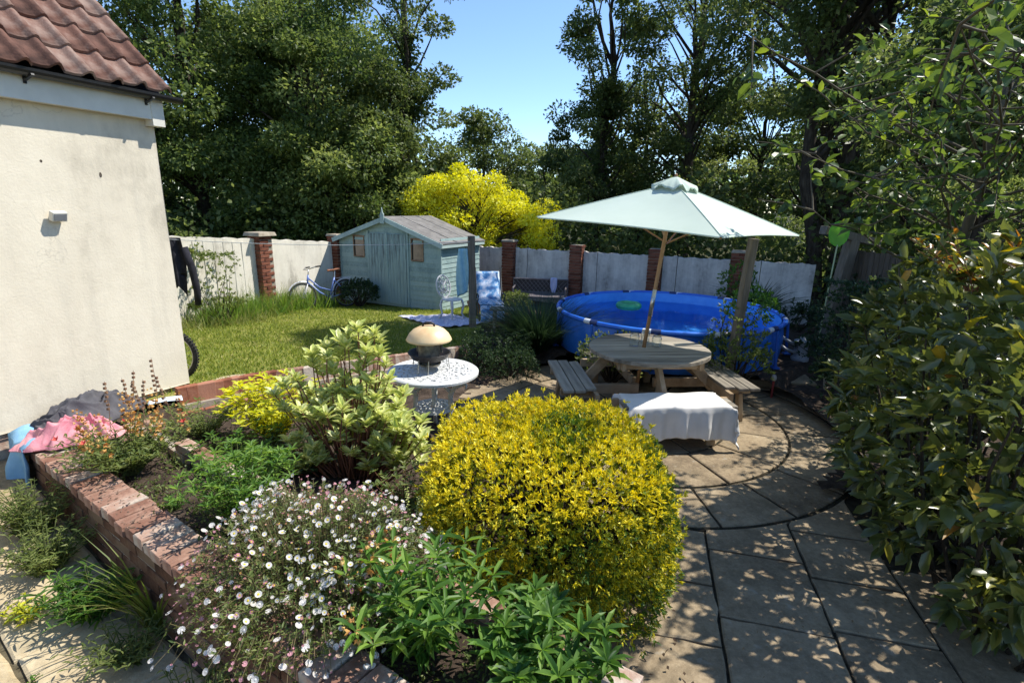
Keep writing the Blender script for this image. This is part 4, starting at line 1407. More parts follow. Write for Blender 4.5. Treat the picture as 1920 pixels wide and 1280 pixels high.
# ================================================================ picnic table and parasol
TC = Vector((1.56, 5.88, 0.0))
pic = empty('picnic_table', TC, R(5), label='round weathered wooden picnic table with attached benches under the parasol', cat='picnic table')
M_pine = surf('worn_pine', (.20, .13, .07), (.36, .26, .16), 4, .8, .3, .5, .006, 22, stretch=(1.5, 1.5, 1.5), c3=(.44, .35, .24), rnd=.3)
M_top = surf('grey_table_wood', (.11, .095, .075), (.24, .21, .165), 3.5, .8, .3, .6, .008, 20, stretch=(.5, 6, 6), c3=(.36, .32, .26), rnd=.35)
TR, NP = .675, 11
pwid = 2 * TR / NP
for i in range(NP):
    y0, y1 = -TR + i * pwid + .004, -TR + (i + 1) * pwid - .004
    poly = []
    for y in np.linspace(y0, y1, 4):
        poly.append((math.sqrt(max(0, TR ** 2 - y * y)) + .0, y))
    for y in np.linspace(y1, y0, 4):
        poly.append((-math.sqrt(max(0, TR ** 2 - y * y)) - .0, y))
    if poly[0][0] < .02: poly[0] = (.12, poly[0][1]); poly[-1] = (-.12, poly[-1][1])
    dz = random.uniform(-.003, .003)
    obj('plank', MB().prism(poly, .708 + dz, .752 + dz), M_top, pic, bevel=.006)
for x in (-.42, .42):
    obj('batten', MB().box((x, 0, .665), (.045, .98, .085)), M_pine, pic, bevel=.004)
obj('batten', MB().box((0, -.42, .667), (.95, .045, .08)), M_pine, pic, bevel=.004)
for k in range(4):
    a = k * math.pi / 2
    c_, s_ = math.cos(a), math.sin(a)
    d2 = Vector((c_, s_, 0)); t2 = Vector((-s_, c_, 0))
    st_ = empty('seat', (0, 0, 0)); st_.parent = pic
    for j in range(3):
        r_ = .76 + j * .125
        hl = (.50, .56, .56)[j]
        o = obj('plank', MB().box((0, 0, 0), (hl * 2, .115, .036)), M_top, st_, bevel=.008, matrix=Matrix.Translation(d2 * r_ + Vector((0, 0, .425))) @ Matrix.Rotation(a + math.pi / 2, 4, 'Z'))
    for tt in (-.36, .36):
        obj('bearer', MB().bar(d2 * .70 + t2 * tt + Vector((0, 0, .365)), d2 * 1.06 + t2 * tt + Vector((0, 0, .365)), .045, .085), M_pine, st_, bevel=.004)
        obj('leg', MB().bar(d2 * .98 + t2 * tt + Vector((0, 0, 0.0)), d2 * .94 + t2 * tt + Vector((0, 0, .33)), .09, .045), M_pine, st_, bevel=.004)
    obj('brace', MB().bar(d2 * .12 + t2 * .1 + Vector((0, 0, .30)), d2 * .92 + t2 * .1 + Vector((0, 0, .30)), .05, .11), M_pine, pic, bevel=.004)
    obj('leg', MB().bar(d2 * .78 + t2 * -.04 + Vector((0, 0, 0.28)), d2 * .40 + t2 * -.04 + Vector((0, 0, .70)), .11, .05, up=t2), M_pine, pic, bevel=.004)
    obj('rail', MB().bar(d2 * .72 + t2 * -.62 + Vector((0, 0, .36)), d2 * .72 + t2 * .62 + Vector((0, 0, .36)), .045, .10), M_pine, pic, bevel=.004)

# white cloth over the front bench
cb = TC + Vector((.06, -.89, 0))
cb_rz = R(5)
HX, HY, TOPZ = .50, .205, .452
cc = MB()
AX, AY0, AY1 = HX + .22, HY + .32, HY + .2
def drape(u, v):
    a = -AX + 2 * AX * u
    b_ = -AY0 + (AY0 + AY1) * v
    dx = max(0, abs(a) - HX); dy = max(0, abs(b_) - HY)
    x = max(-HX, min(HX, a)); y = max(-HY, min(HY, b_))
    drop = math.hypot(dx, dy)
    sx, sy = (1 if a > 0 else -1), (1 if b_ > 0 else -1)
    k = min(1, drop / .05)
    soft = .012 * k
    fold_x = (.016 * math.sin(b_ * 34) + .010 * math.sin(b_ * 61 + 1)) * min(1, dx / .15) if dx else 0
    fold_y = (.012 * math.sin(a * 27 + .7) + .008 * math.sin(a * 55) + .02 * math.sin(a * 9)) * min(1, dy / .2) if dy else 0
    if dx and dy:
        fold_x += .03; fold_y += .03
    x += sx * (soft + .05 * dx + fold_x) if dx else 0
    y += sy * (soft + .05 * dy + fold_y) if dy else 0
    z = TOPZ - drop * (1.0 if not (dx and dy) else .93) + .006 * math.sin(a * 13) * math.sin(b_ * 17 + 1) * (1 - k)
    z = max(z, .012)
    if dy and sy < 0:
        z += .02 * math.sin(a * 8 + 1) * min(1, dy / .3)
    if dx and dy and sx > 0 and sy < 0:
        z -= .07 * min(1, drop / .4); 
    return Vector((x, y, max(z, .02)))
cc.grid(drape, 90, 60)
tag(obj('bench_cloth', cc, surf('white_linen', (.62, .60, .57), (.72, .70, .67), 6, .95, .1, .35, .003, 130), smooth=True, solid=.005, matrix=Matrix.Translation(cb) @ Matrix.Rotation(cb_rz, 4, 'Z')), 'plain white cloth draped over the front picnic bench', 'cloth')

# parasol
UB = Vector((1.43, 5.90, 0.0)); UT = Vector((1.705, 5.90, 2.59))
um = empty('parasol', UB, label='pale green-white square parasol on a wooden pole over the picnic table', cat='parasol')
M_pole = surf('varnished_pole', (.26, .13, .05), (.40, .22, .10), 6, .45, .45, .2, .003, 20, stretch=(4, 4, .3))
ax = (UT - UB).normalized()
obj('pole', MB().tube([(0, 0, .0), UT - UB - ax * .12], .022, 12), M_pole, um, smooth=True)
obj('ferrule', MB().tube([ax * 1.12, ax * 1.42], .0245, 12), M_steel, um, smooth=True)
obj('base', MB().lathe([(0, 0.0), (.30, 0), (.30, .03), (.24, .06), (.05, .09), (.04, .22), (0, .22)], 28), plain('black_base', (.02, .02, .022), .45), um)
def can_mat():
    m, nt, p, out = _base('canopy_cloth')
    c = ramp(nt, noise(nt, 2.5, 6), [(.3, (.60, .70, .60)), (.7, (.66, .76, .66))])
    nt.links.new(c, p.inputs['Base Color'])
    p.inputs['Roughness'].default_value = .9
    p.inputs['Specular IOR Level'].default_value = .15
    bump(nt, p, noise(nt, 220, 2), .25, .002)
    t = nt.nodes.new('ShaderNodeBsdfTranslucent'); nt.links.new(c, t.inputs[0])
    mx = nt.nodes.new('ShaderNodeMixShader'); mx.inputs[0].default_value = .3
    nt.links.new(p.outputs[0], mx.inputs[1]); nt.links.new(t.outputs[0], mx.inputs[2]); nt.links.new(mx.outputs[0], out.inputs[0])
    return m
M_can = can_mat()
tiltm = Matrix.Rotation(R(2.9), 3, 'Y') @ Matrix.Rotation(R(1.1), 3, 'X')
CTOP = UT - UB - ax * .05
UR = 1.44
corner = [R(-178.7), R(-88.7), R(1.3), R(91.3)]
def cpt(t, r, z):
    return tiltm @ Vector((UR * r * math.cos(t), UR * r * math.sin(t), z)) + CTOP
CH = .44
for k in range(4):
    a, b_ = corner[k], corner[(k + 1) % 4]
    if b_ < a: b_ += 2 * math.pi
    va, vb = Vector((math.cos(a), math.sin(a), 0)), Vector((math.cos(b_), math.sin(b_), 0))
    def pan(u, v, va=va, vb=vb):
        r = .05 + .95 * v
        q = va.lerp(vb, u) * (UR * r)
        sag = math.sin(math.pi * u)
        inward = 1 - .035 * sag * v
        z = -CH * (r ** 1.06) - .035 * sag * math.sin(math.pi * min(1, v)) + .012 * sag * v
        return tiltm @ Vector((q.x * inward, q.y * inward, z)) + CTOP
    pn = obj('canopy_panel', MB().grid(pan, 18, 22), M_can, um, smooth=True)
    hemm = MB().tube([pan(u, 1.0) + tiltm @ Vector((0, 0, -.006)) for u in np.linspace(0.01, .99, 18)], .007, 5)
    obj('hem', hemm, M_can, pn)
    rb = MB().tube([cpt(a, .06, -.06), cpt(a, .985, -CH - .012)], .011, 6)
    rbo = obj('rib', rb, M_pole, um)
    obj('strut', MB().tube([cpt(a, .5, -CH * .5 - .03), tiltm @ Vector((0, 0, -.62)) + CTOP], .010, 6), M_pole, rbo)
    sm = MB().tube([pan(0, v) + tiltm @ Vector((0, 0, .002)) for v in np.linspace(.02, 1, 16)], .0045, 5)
    obj('seam', sm, M_can, pn)
# vent cap, slightly crumpled
vc = MB()
def ventf(u, v):
    t = 2 * math.pi * u + R(-178.7)
    sq = 1 / max(abs(math.cos(((t - R(-157) + math.pi / 4) % (math.pi / 2)) - math.pi / 4)), .6) * .72
    cor = math.cos(4 * (t - R(-178.7))) 
    r = .22 * v * (1 + .13 * cor * v)
    z = .075 - .12 * v ** 1.3 + .022 * v * v * math.sin(t * 7 + .4) + .018 * v * v * math.sin(t * 11)
    return tiltm @ Vector((r * math.cos(t), r * math.sin(t), z)) + CTOP
vc.grid(ventf, 48, 8)
obj('vent_cap', vc, M_can, um, smooth=True, solid=.004)
obj('finial', MB().lathe([(.001, .11), (.014, .10), (.018, .08), (.012, .06)], 12, c=tuple(CTOP)), M_pole, um)

# glass jars round the pole
m, nt, p, out = _base('jar_glass')
tr = nt.nodes.new('ShaderNodeBsdfTransparent'); tr.inputs[0].default_value = (.93, .96, .95, 1)
gl = nt.nodes.new('ShaderNodeBsdfGlossy'); gl.inputs['Roughness'].default_value = .04
lw_ = nt.nodes.new('ShaderNodeLayerWeight'); lw_.inputs['Blend'].default_value = .35
mx = nt.nodes.new('ShaderNodeMixShader'); nt.links.new(lw_.outputs['Facing'], mx.inputs[0]); nt.links.new(tr.outputs[0], mx.inputs[1]); nt.links.new(gl.outputs[0], mx.inputs[2]); nt.links.new(mx.outputs[0], out.inputs[0])
for (dx, dy, h, r, lab) in ((-.13, .02, .15, .055, 'clear glass jar on the picnic table, left of the parasol pole'), (.02, .13, .16, .05, 'clear glass jar standing just behind the parasol pole'), (.12, .0, .13, .055, 'clear glass jar on the picnic table, right of the parasol pole')):
    j = empty('glass_jar', (1.53 + dx, 5.90 + dy, .756), label=lab, cat='jar', group='glass jars round the parasol pole')
    obj('glass', MB().lathe([(.001, .004), (r, .004), (r, h * .8), (r * .82, h * .9), (r * .82, h)], 20), m, j, smooth=True)
    obj('neck_band', MB().lathe([(r * .83, h * .93), (r * .88, h * .945), (r * .88, h * .99), (r * .83, h)], 20), plain('tin_band', (.42, .44, .42), .35, .5, .7), j)

# ================================================================ white round table and charcoal oven
bt = empty('cast_metal_table', (-.76, 4.95, .02), label='white pierced cast metal garden table carrying the small barbecue', cat='table')
top = MB()
TRr = .435
holes = set()
rings_ = [.0, .03] + [.03 + .0165 * i for i in range(1, 21)] + [.372]
nth = 88
zt_ = .70
def tp(r, j, z):
    t = 2 * math.pi * j / nth
    return (r * math.cos(t), r * math.sin(t), z)
for ri in range(1, len(rings_) - 1):
    for j in range(nth):
        if ri > 1 and ((ri % 3 == 1 and (j + ri * 2) % 5 in (0, 1)) or (ri % 3 == 0 and (j * 2 + ri) % 7 == 0) or (ri % 5 == 2 and (j + ri) % 4 == 0)):
            continue
        r0, r1 = rings_[ri], rings_[ri + 1]
        top.add([tp(r0, j, zt_), tp(r1, j, zt_), tp(r1, j + 1, zt_), tp(r0, j + 1, zt_)], [(0, 1, 2, 3)])
top.lathe([(.001, zt_), (.03, zt_)], nth)
top.lathe([(.372, zt_), (.40, zt_ + .002), (.425, zt_ + .004), (TRr, zt_ - .004), (TRr, zt_ - .02), (.42, zt_ - .026), (.40, zt_ - .014)], nth)
obj('top', top, M_alu, bt, solid=.012)
obj('lower_shelf', MB().lathe([(.04, .33), (.10, .33)], 28).lathe([(.115, .33), (.15, .33)], 28).lathe([(.165, .33), (.20, .335), (.205, .32)], 28).add([(r * math.cos(a + da), r * math.sin(a + da), .329) for a in np.linspace(0, 6.283, 14, endpoint=False) for r, da in ((.03, -.05), (.2, -.05), (.2, .07), (.03, .07))], [(4 * i, 4 * i + 1, 4 * i + 2, 4 * i + 3) for i in range(14)]), M_alu, bt, solid=.012)
for k in range(3):
    a = R(-25 + 120 * k)
    d2 = Vector((math.cos(a), math.sin(a), 0))
    lg = MB().tube([d2 * .36 + Vector((0, 0, .685)), d2 * .33 + Vector((0, 0, .62)), d2 * .24 + Vector((0, 0, .57)), d2 * .19 + Vector((0, 0, .48)), d2 * .20 + Vector((0, 0, .34)), d2 * .15 + Vector((0, 0, .2)), d2 * .22 + Vector((0, 0, .08)), d2 * .33 + Vector((0, 0, .0))], [.024, .024, .022, .026, .024, .02, .02, .026], 8)
    lg.tube([d2 * .19 + Vector((0, 0, .52)), d2 * .12 + Vector((0, 0, .56)), d2 * .13 + Vector((0, 0, .61)), d2 * .18 + Vector((0, 0, .60))], [.02, .014, .012, .014], 8)
    lg.tube([d2 * .33 + Vector((0, 0, .64)), d2 * .37 + Vector((0, 0, .61)), d2 * .36 + Vector((0, 0, .57))], [.016, .013, .01], 8)
    obj('leg', lg, M_alu, bt, smooth=True)
obj('stem', MB().tube([(0, 0, .33), (0, 0, .69)], .02, 10), M_alu, bt)

bq = empty('tabletop_barbecue', (-.80, 4.98, .724), label='small tabletop barbecue with cream dome lid and open black bowl', cat='barbecue')
M_cream = surf('cream_enamel', (.60, .38, .18), (.74, .56, .32), 3, .4, .45, .1, .003, 30, c3=(.80, .66, .42))
M_soot = surf('sooty_enamel', (.012, .011, .011), (.035, .03, .028), 9, .45, .4, .3, .003, 40)
M_speck = surf('speckled_steel', (.08, .075, .06), (.22, .20, .16), 18, .5, .4, .3, .003, 40, c3=(.36, .34, .28), metal=.3)
bowl = MB().lathe([(.001, .09), (.10, .09), (.17, .12), (.20, .170), (.207, .172), (.207, .180), (.195, .176), (.16, .125), (.10, .105), (.001, .10)], 40)
obj('bowl', bowl, M_soot, bq, smooth=True)
obj('chimney', MB().lathe([(.105, .10), (.105, .285), (.10, .285), (.10, .10)], 32), M_speck, bq, smooth=False)
lid = MB().lathe([(.001, .395), (.05, .392), (.10, .38), (.15, .355), (.19, .315), (.212, .275), (.22, .258), (.214, .25), (.205, .27), (.18, .31), (.1, .37), (.001, .385)], 44)
lid.v = [(x, y, z + .045) for x, y, z in lid.v]
lo = obj('lid', lid, M_cream, bq, smooth=True)
obj('handle', MB().tube([(-.055, -.01, .43), (-.05, -.01, .457), (-.02, -.01, .47), (.02, -.01, .47), (.05, -.01, .457), (.055, -.01, .43)], .011, 8), M_soot, lo, smooth=True)
for x_, y_ in ((.115, .03), (-.115, .03), (0, .12)):
    obj('lid_support', MB().tube([(x_, y_, .17), (x_, y_, .36)], .012, 8), M_speck, bq)
obj('ash_tray', MB().lathe([(.001, .045), (.10, .045), (.115, .07), (.11, .07), (.095, .052), (.001, .052)], 28), M_speck, bq)
for k in range(3):
    a = R(20 + 120 * k)
    d2 = Vector((math.cos(a), math.sin(a), 0)); t2 = Vector((-d2.y, d2.x, 0))
    obj('leg', MB().tube([d2 * .17 + t2 * .05 + Vector((0, 0, .135)), d2 * .19 + t2 * .05 + Vector((0, 0, .0)), d2 * .19 - t2 * .05 + Vector((0, 0, .0)), d2 * .17 - t2 * .05 + Vector((0, 0, .135))], .005, 6), M_steel, bq)
# ================================================================ clothes and paper on the planter end
def heap(name, loc, rz, rx, ry, h, mat, label, cat, seed, fold=.035, wave=.11, n=96):
    """Crumpled cloth: a low mound with long warped folds that crease sharply on top and tuck in at the rim."""
    rs = random.Random(seed)
    k1, k2, k3 = rs.uniform(0, 6.28), rs.uniform(0, 6.28), rs.uniform(0, 6.28)
    tilt = rs.uniform(-.5, .5)
    def crease(t, p):
        return (1 - abs(math.sin(t))) ** p
    def f(u, v):
        a, b_ = (u - .5) * 2, (v - .5) * 2
        x, y = a * math.sqrt(1 - b_ * b_ / 2), b_ * math.sqrt(1 - a * a / 2)
        th = math.atan2(y, x)
        r = min(1, math.hypot(x, y))
        wob = 1 + .13 * math.sin(3 * th + k1) + .09 * math.sin(5 * th + k2) + .05 * math.sin(11 * th + k3)
        X, Y = x * rx * wob, y * ry * wob
        wx = X + .05 * math.sin(Y * 9 + k1) + .03 * math.sin(Y * 21 + k2)
        wy = Y + .05 * math.sin(X * 8 + k3) + .03 * math.sin(X * 19 + k1)
        env = (1 - r ** 5)
        lump = .75 + .25 * math.sin(X * 7 + k2) * math.cos(Y * 6 + k1)
        z = h * lump * (1 - r ** 2.4) ** .8
        z += fold * env * crease((wy + tilt * wx) * math.pi / wave + k1, 1.6)
        z += fold * .7 * env * crease((wx * .8 - wy * .9) * math.pi / (wave * 1.7) + k2, 2.2)
        z += fold * .35 * env * crease((wx + wy * .3) * math.pi / (wave * .7) + k3, 1.5)
        ov = .02 * crease((wy + tilt * wx) * math.pi / wave + k1, 1.6) * env
        return Vector((X, Y - ov, max(z, .004) + .004))
    o = obj(name, MB().grid(f, n, n), mat, smooth=True, solid=.007, matrix=Matrix.Translation(Vector(loc)) @ Matrix.Rotation(rz, 4, 'Z'))
    return tag(o, label, cat)
M_grey = surf('grey_fleece', (.06, .058, .066), (.115, .112, .12), 10, .95, .15, .5, .005, 110)
M_pink = surf('pink_towel', (.46, .14, .18), (.62, .26, .30), 9, .95, .15, .6, .006, 110, c3=(.66, .34, .30))
M_blue = surf('blue_towel', (.16, .33, .50), (.27, .47, .64), 7, .95, .15, .5, .005, 110)
heap('grey_jumper', (-3.42, 4.02, .54), R(68), .38, .22, .22, M_grey, 'dark grey garment lying crumpled against the house wall', 'clothing', 3, .05, .13)
heap('grey_sleeve_roll', (-3.47, 3.80, .545), R(35), .20, .14, .14, M_grey, 'rolled dark grey garment at the near end of the clothes heap', 'clothing', 8, .04, .10)
heap('pink_towel', (-3.25, 3.67, .545), R(40), .30, .20, .12, M_pink, 'crumpled pink towel on the brick coping below the grey clothes', 'towel', 5, .05, .10)
bt_ = MB()
def blue(u, v):
    # folded over the planter's near corner: one part on the coping, the rest hanging with two soft folds
    a = (u - .5) * (.46 - .12 * v)
    d = v * .52
    cv = .045 * math.sin(u * 9.5) + .02 * math.sin(u * 21 + 1)
    if d < .16:
        x, z = .16 - d, .57 + .018 * math.sin(u * 9) + .03 * math.sin(d * 18)
    else:
        k = d - .16
        x, z = -.03 - .10 * k + cv * min(1, k * 6), .575 - k * (.78 + .42 * u) - .5 * k * k
    return Vector((x, a, z))
bt_.grid(blue, 24, 26)
tag(obj('blue_towel', bt_, M_blue, smooth=True, solid=.008, matrix=Matrix.Translation((-3.56, 3.56, .0)) @ Matrix.Rotation(R(52), 4, 'Z')), 'light blue towel hanging over the corner of the brick planter', 'towel')
pp = MB().grid(lambda u, v: Vector(((u - .5) * .26, (v - .5) * .13, .004 + .006 * math.sin(u * 4) + .004 * math.sin(v * 5 + u * 3))), 10, 8)
tag(obj('paper_sheet', pp, plain('pale_blue_paper', (.62, .72, .80), .7, .3), smooth=True, solid=.002, matrix=Matrix.Translation((-3.08, 4.46, .55)) @ Matrix.Rotation(R(35), 4, 'Z')), 'pale blue-white sheet lying on the brick coping near the house', 'paper')
ss = MB().prism([(.18 * math.cos(t) * (1 + .1 * math.sin(3 * t)), .12 * math.sin(t)) for t in np.linspace(0, 6.283, 14, endpoint=False)], 0, .03)
tag(obj('stepping_stone', ss, M_pave, matrix=Matrix.Translation((-3.02, 5.50, lawn_z(0, 5.5) - .008)) @ Matrix.Rotation(R(30), 4, 'Z'), bevel=.006), 'flat sandy stone lying in the lawn behind the brick edging', 'stone')

# ================================================================ right-hand side: posts, fence, odd things
post('pergola_post', (2.66, 6.27, .2), (2.77, 6.28, 1.97), .09, 'grey wooden post rising in front of the pool under the parasol edge', cap=False)
pg = post('pergola_post', (5.35, 9.0, -.1), (5.62, 9.02, 1.84), .17, 'thick grey wooden post beside the lime green net', cap=False)
obj('cross_beam', MB().bar((.27 - .75, -.4, 2.1), (.27 + .5, .3, 1.9), .12, .13), M_wood, pg, bevel=.008)
fence = empty('slat_fence', (5.75, 9.4, 0), label='dark vertical slat fence behind the shrubs at the garden side', cat='fence')
f0, f1 = Vector((0, 0, 0)), Vector((.9, -5.2, 0))
nf_ = 52
for i in range(nf_):
    q = f0.lerp(f1, i / nf_)
    obj('slat', MB().box((q.x, q.y, .78), (.018, .088, 1.75 + random.uniform(-.02, .02)), Matrix.Rotation(math.atan2(-.9, 5.2) * -1, 3, 'Z')), M_woodd, fence)
for z in (.35, 1.3):
    obj('rail', MB().bar(Vector((.03, 0, z)), f1 + Vector((.03, 0, z)), .035, .07), M_woodd, fence)
tag(obj('timber_block', MB().box((0, 0, 0), (.24, .09, .07)), surf('fresh_timber', (.34, .24, .14), (.46, .34, .21), 5, .8, .25, .3), matrix=Matrix.Translation((3.27, 4.62, .04)) @ Matrix.Rotation(R(12), 4, 'Z'), bevel=.006), 'short offcut of pale timber lying on the patio by the hedge', 'timber')
stk = MB().tube([(4.03, 6.50, .02), (4.15, 6.75, .16), (4.26, 7.0, .34)], [.016, .014, .012], 8)
tag(obj('cut_stick', stk, surf('bark_stick', (.20, .14, .09), (.30, .23, .15), 8)), 'thin bare stick leaning in the shrubs at the patio edge', 'stick')
tp_ = empty('garden_light', (3.29, 6.37, 0), label='small red stake light with pale top standing at the patio edge', cat='light')
obj('stake', MB().tube([(0, 0, -.05), (0, 0, .22)], .014, 8), plain('red_plastic', (.28, .03, .03), .5), tp_)
obj('cap', MB().lathe([(.001, .30), (.02, .295), (.03, .27), (.03, .24), (.016, .22), (.001, .22)], 14), plain('pale_cap', (.45, .42, .40), .4), tp_)
stp = MB().box((0, 0, .06), (.95, .5, .12))
tag(obj('stone_step', stp, M_slab, matrix=Matrix.Translation((3.6, 7.0, -.03)) @ Matrix.Rotation(R(-8), 4, 'Z'), bevel=.015), 'flat stone slab laid at the foot of the pool', 'slab')
# ================================================================ plants
G = {
    'tree': [(0, (.05, .085, .022)), (.5, (.11, .16, .042)), (1, (.21, .26, .08))],
    'tree_dark': [(0, (.045, .072, .024)), (.5, (.098, .138, .04)), (1, (.19, .23, .075))],
    'tree_pale': [(0, (.05, .08, .022)), (.5, (.105, .145, .04)), (1, (.18, .22, .07))],
    'gold': [(0, (.06, .13, .02)), (.22, (.22, .26, .02)), (.48, (.64, .55, .024)), (1, (.84, .74, .05))],
    'goldtree': [(0, (.20, .25, .018)), (.3, (.50, .53, .03)), (.7, (.66, .66, .04)), (1, (.78, .77, .07))],
    'varieg': [(0, (.40, .46, .11)), (.4, (.62, .65, .20)), (.7, (.76, .76, .32)), (1, (.84, .82, .48))],
    'euon': [(0, (.10, .16, .018)), (.35, (.46, .50, .035)), (1, (.70, .68, .06))],
    'fresh': [(0, (.04, .11, .02)), (.5, (.10, .21, .032)), (1, (.19, .31, .055))],
    'olive': [(0, (.06, .10, .025)), (.5, (.14, .19, .05)), (1, (.25, .28, .09))],
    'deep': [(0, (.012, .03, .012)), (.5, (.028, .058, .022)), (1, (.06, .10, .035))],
    'photinia': [(0, (.05, .07, .02)), (.5, (.105, .135, .032)), (.80, (.20, .21, .04)), (.91, (.42, .36, .035)), (1, (.38, .19, .04))],
    'fruit': [(0, (.04, .075, .018)), (.6, (.085, .14, .028)), (1, (.20, .27, .04))],
    'grassy': [(0, (.06, .10, .02)), (.5, (.13, .19, .035)), (1, (.28, .29, .10))],
    'lawnblade': [(0, (.09, .145, .02)), (.5, (.205, .27, .045)), (.85, (.32, .35, .08)), (1, (.48, .42, .19))],
}
SUNK = 0
LM = {k: leafmat('leaf_' + k, v, trans={'gold': .3, 'goldtree': .4, 'varieg': .3, 'photinia': .36, 'deep': .3, 'tree_dark': .55, 'tree': .52}.get(k, .48), rough={'photinia': .32, 'fruit': .4}.get(k, .48), spec={'photinia': .75, 'fruit': .5}.get(k, .35), margin=(.27, .36, .08) if k == 'varieg' else None) for k, v in G.items()}
LMO = {k: leafmat('single_leaf_' + k, G[k], trans={'varieg': .3, 'photinia': .34}.get(k, .42), rough={'photinia': .32, 'fruit': .4}.get(k, .48), spec={'photinia': .75, 'fruit': .5}.get(k, .35), per_object=True, margin=(.27, .36, .08) if k == 'varieg' else None) for k in ('varieg', 'photinia', 'fruit', 'fresh', 'olive', 'euon')}
M_bark = surf('bark', (.018, .014, .010), (.05, .040, .030), 5, .95, .15, .9, .04, 14, c3=(.10, .085, .065), stretch=(3, 3, .6))
M_stem = surf('green_stem', (.06, .09, .025), (.13, .14, .05), 9, .8, .2, 0)
M_rstem = surf('red_stem', (.14, .06, .04), (.26, .12, .07), 9, .8, .2, 0)

def sprigs(C, Nrm, k, L, W, spread=.9, lvar=.35, up=.0):
    """k leaves round every centre, fanning out of the given direction."""
    n = len(C)
    Dn = np.repeat(Nrm, k, 0) + rng.normal(size=(n * k, 3)) * spread
    Dn[:, 2] += up
    Dn = unit(Dn)
    P = np.repeat(C, k, 0) + rng.normal(size=(n * k, 3)) * (L * .18)
    Nv = unit(np.cross(Dn, rng.normal(size=(n * k, 3))) + np.array([0, 0, .8]))
    Ls = L * (1 + lvar * rng.uniform(-1, 1, n * k))
    Ws = W * (1 + lvar * rng.uniform(-1, 1, n * k))
    return P, Dn, Nv, Ls, Ws

# ---------------------------------------------------------------- trees
def limb(p0, p1, r0, r1, bend=.12, k=6):
    p0, p1 = Vector(p0), Vector(p1)
    L = (p1 - p0).length
    off = Vector((random.uniform(-1, 1), random.uniform(-1, 1), random.uniform(-.3, .8))) * L * bend
    pts = []
    for i in range(k):
        t = i / (k - 1)
        q = p0.lerp(p1, t) + off * math.sin(math.pi * t) + Vector((random.uniform(-1, 1), random.uniform(-1, 1), random.uniform(-1, 1))) * L * .015
        pts.append(q)
    pts[0], pts[-1] = p0, p1
    return pts, [r0 + (r1 - r0) * i / (k - 1) for i in range(k)]

def tree(label, loc, h, crown, mat, trunk_r=.16, nclump=60, per=330, leaf=(.15, .09), clump_r=.75, lean=(0, 0), bare=.25, name='tree', group='trees beyond the garden walls', tone=.0, ivy=False, forks=1, shell=.55, mat_bark=None, dens=1.7, seed=0):
    """crown: list of (cx,cy,cz,rx,ry,rz,weight) ellipsoids relative to the base."""
    global rng
    rng = np.random.default_rng(zlib.crc32(label.encode()) + seed)
    random.seed(zlib.crc32(label.encode()) + seed)
    e = empty(name, loc, label=label, cat='tree', group=group)
    tb = MB()
    tops = []
    for f in range(forks):
        a = random.uniform(0, 6.28)
        top = Vector((lean[0] + (math.cos(a) * .8 if forks > 1 else 0), lean[1] + (math.sin(a) * .8 if forks > 1 else 0), h * .86))
        pts, rr = limb((0, 0, -.3), top, trunk_r * (1.15 if forks == 1 else .8), trunk_r * .22, .04, 9)
        tb.tube(pts, rr, 9)
        tops.append(pts)
    ws = np.array([c[6] for c in crown], float)
    ws /= ws.sum()
    cl = []
    while len(cl) < nclump:
        c = crown[rng.choice(len(crown), p=ws)]
        d = rng.normal(size=3)
        d /= np.linalg.norm(d)
        r = shell + (1 - shell) * rng.uniform() ** .6
        q = np.array(c[:3]) + d * r * np.array(c[3:6])
        if q[2] < bare * h * .5:
            continue
        cl.append(q)
    cl = np.array(cl)
    for q in cl[: int(nclump * .55)]:
        pts = random.choice(tops)
        zz = max(.15, min(.95, (q[2] * .72) / (h * .86)))
        i = zz * (len(pts) - 1)
        p0 = pts[int(i)].lerp(pts[min(int(i) + 1, len(pts) - 1)], i - int(i))
        pl, rl = limb(p0, q, trunk_r * .28, .012, .14, 5)
        tb.tube(pl, rl, 5, cap=False)
    obj('trunk', tb, mat_bark or M_bark, e, smooth=True)
    per = int(per * dens); leaf = (leaf[0] * .72, leaf[1] * .72)
    n = nclump * per
    ci = np.repeat(np.arange(nclump), per)
    rad = clump_r * rng.uniform(.65, 1.35, nclump)
    d = rand_dirs(n)
    rr = rng.uniform(.25, 1, n) ** .55
    off = d * (rad[ci] * rr)[:, None] * np.array([1.08, 1.08, .58])
    off[:, 2] -= .18 * (off[:, 0] ** 2 + off[:, 1] ** 2) / np.maximum(rad[ci], .2)
    P = cl[ci] + off
    Dn = unit(d * .8 + rng.normal(size=(n, 3)) * .7 + np.array([0, 0, -.25]))
    Nv = unit(rng.normal(size=(n, 3)) * .75 + np.array([0, 0, 1.0]) + d * .4)
    sz = rng.uniform(.5, 1.45, n) * rng.uniform(.8, 1.2, nclump)[ci]
    tint = np.clip(rng.normal(.45, .2, n) + rng.normal(0, .17, nclump)[ci] + tone, 0, 1)
    obj('crown', leaf_mesh('crown', P, Dn, Nv, leaf[0] * sz, leaf[1] * sz, tint), mat, e)
    if ivy:
        k = 3800
        ii = rng.uniform(0, len(tops[0]) * .62, k)
        Pp = np.array([tops[0][int(x)].lerp(tops[0][min(int(x) + 1, len(tops[0]) - 1)], x - int(x)) for x in ii])
        d = rand_dirs(k); d[:, 2] *= .4
        P = Pp + d * rng.uniform(.1, .5, k)[:, None]
        obj('ivy', leaf_mesh('ivy', P, unit(d + np.array([0, 0, -.5])), unit(d + rng.normal(size=(k, 3)) * .4), .11 * rng.uniform(.6, 1.3, k), .10, np.clip(rng.normal(.4, .2, k), 0, 1)), LM['tree_dark'], e)
    return e
def el(x, y, z, rx, ry, rz, w=1.0):
    return (x, y, z, rx, ry, rz, w)
BK = -.6
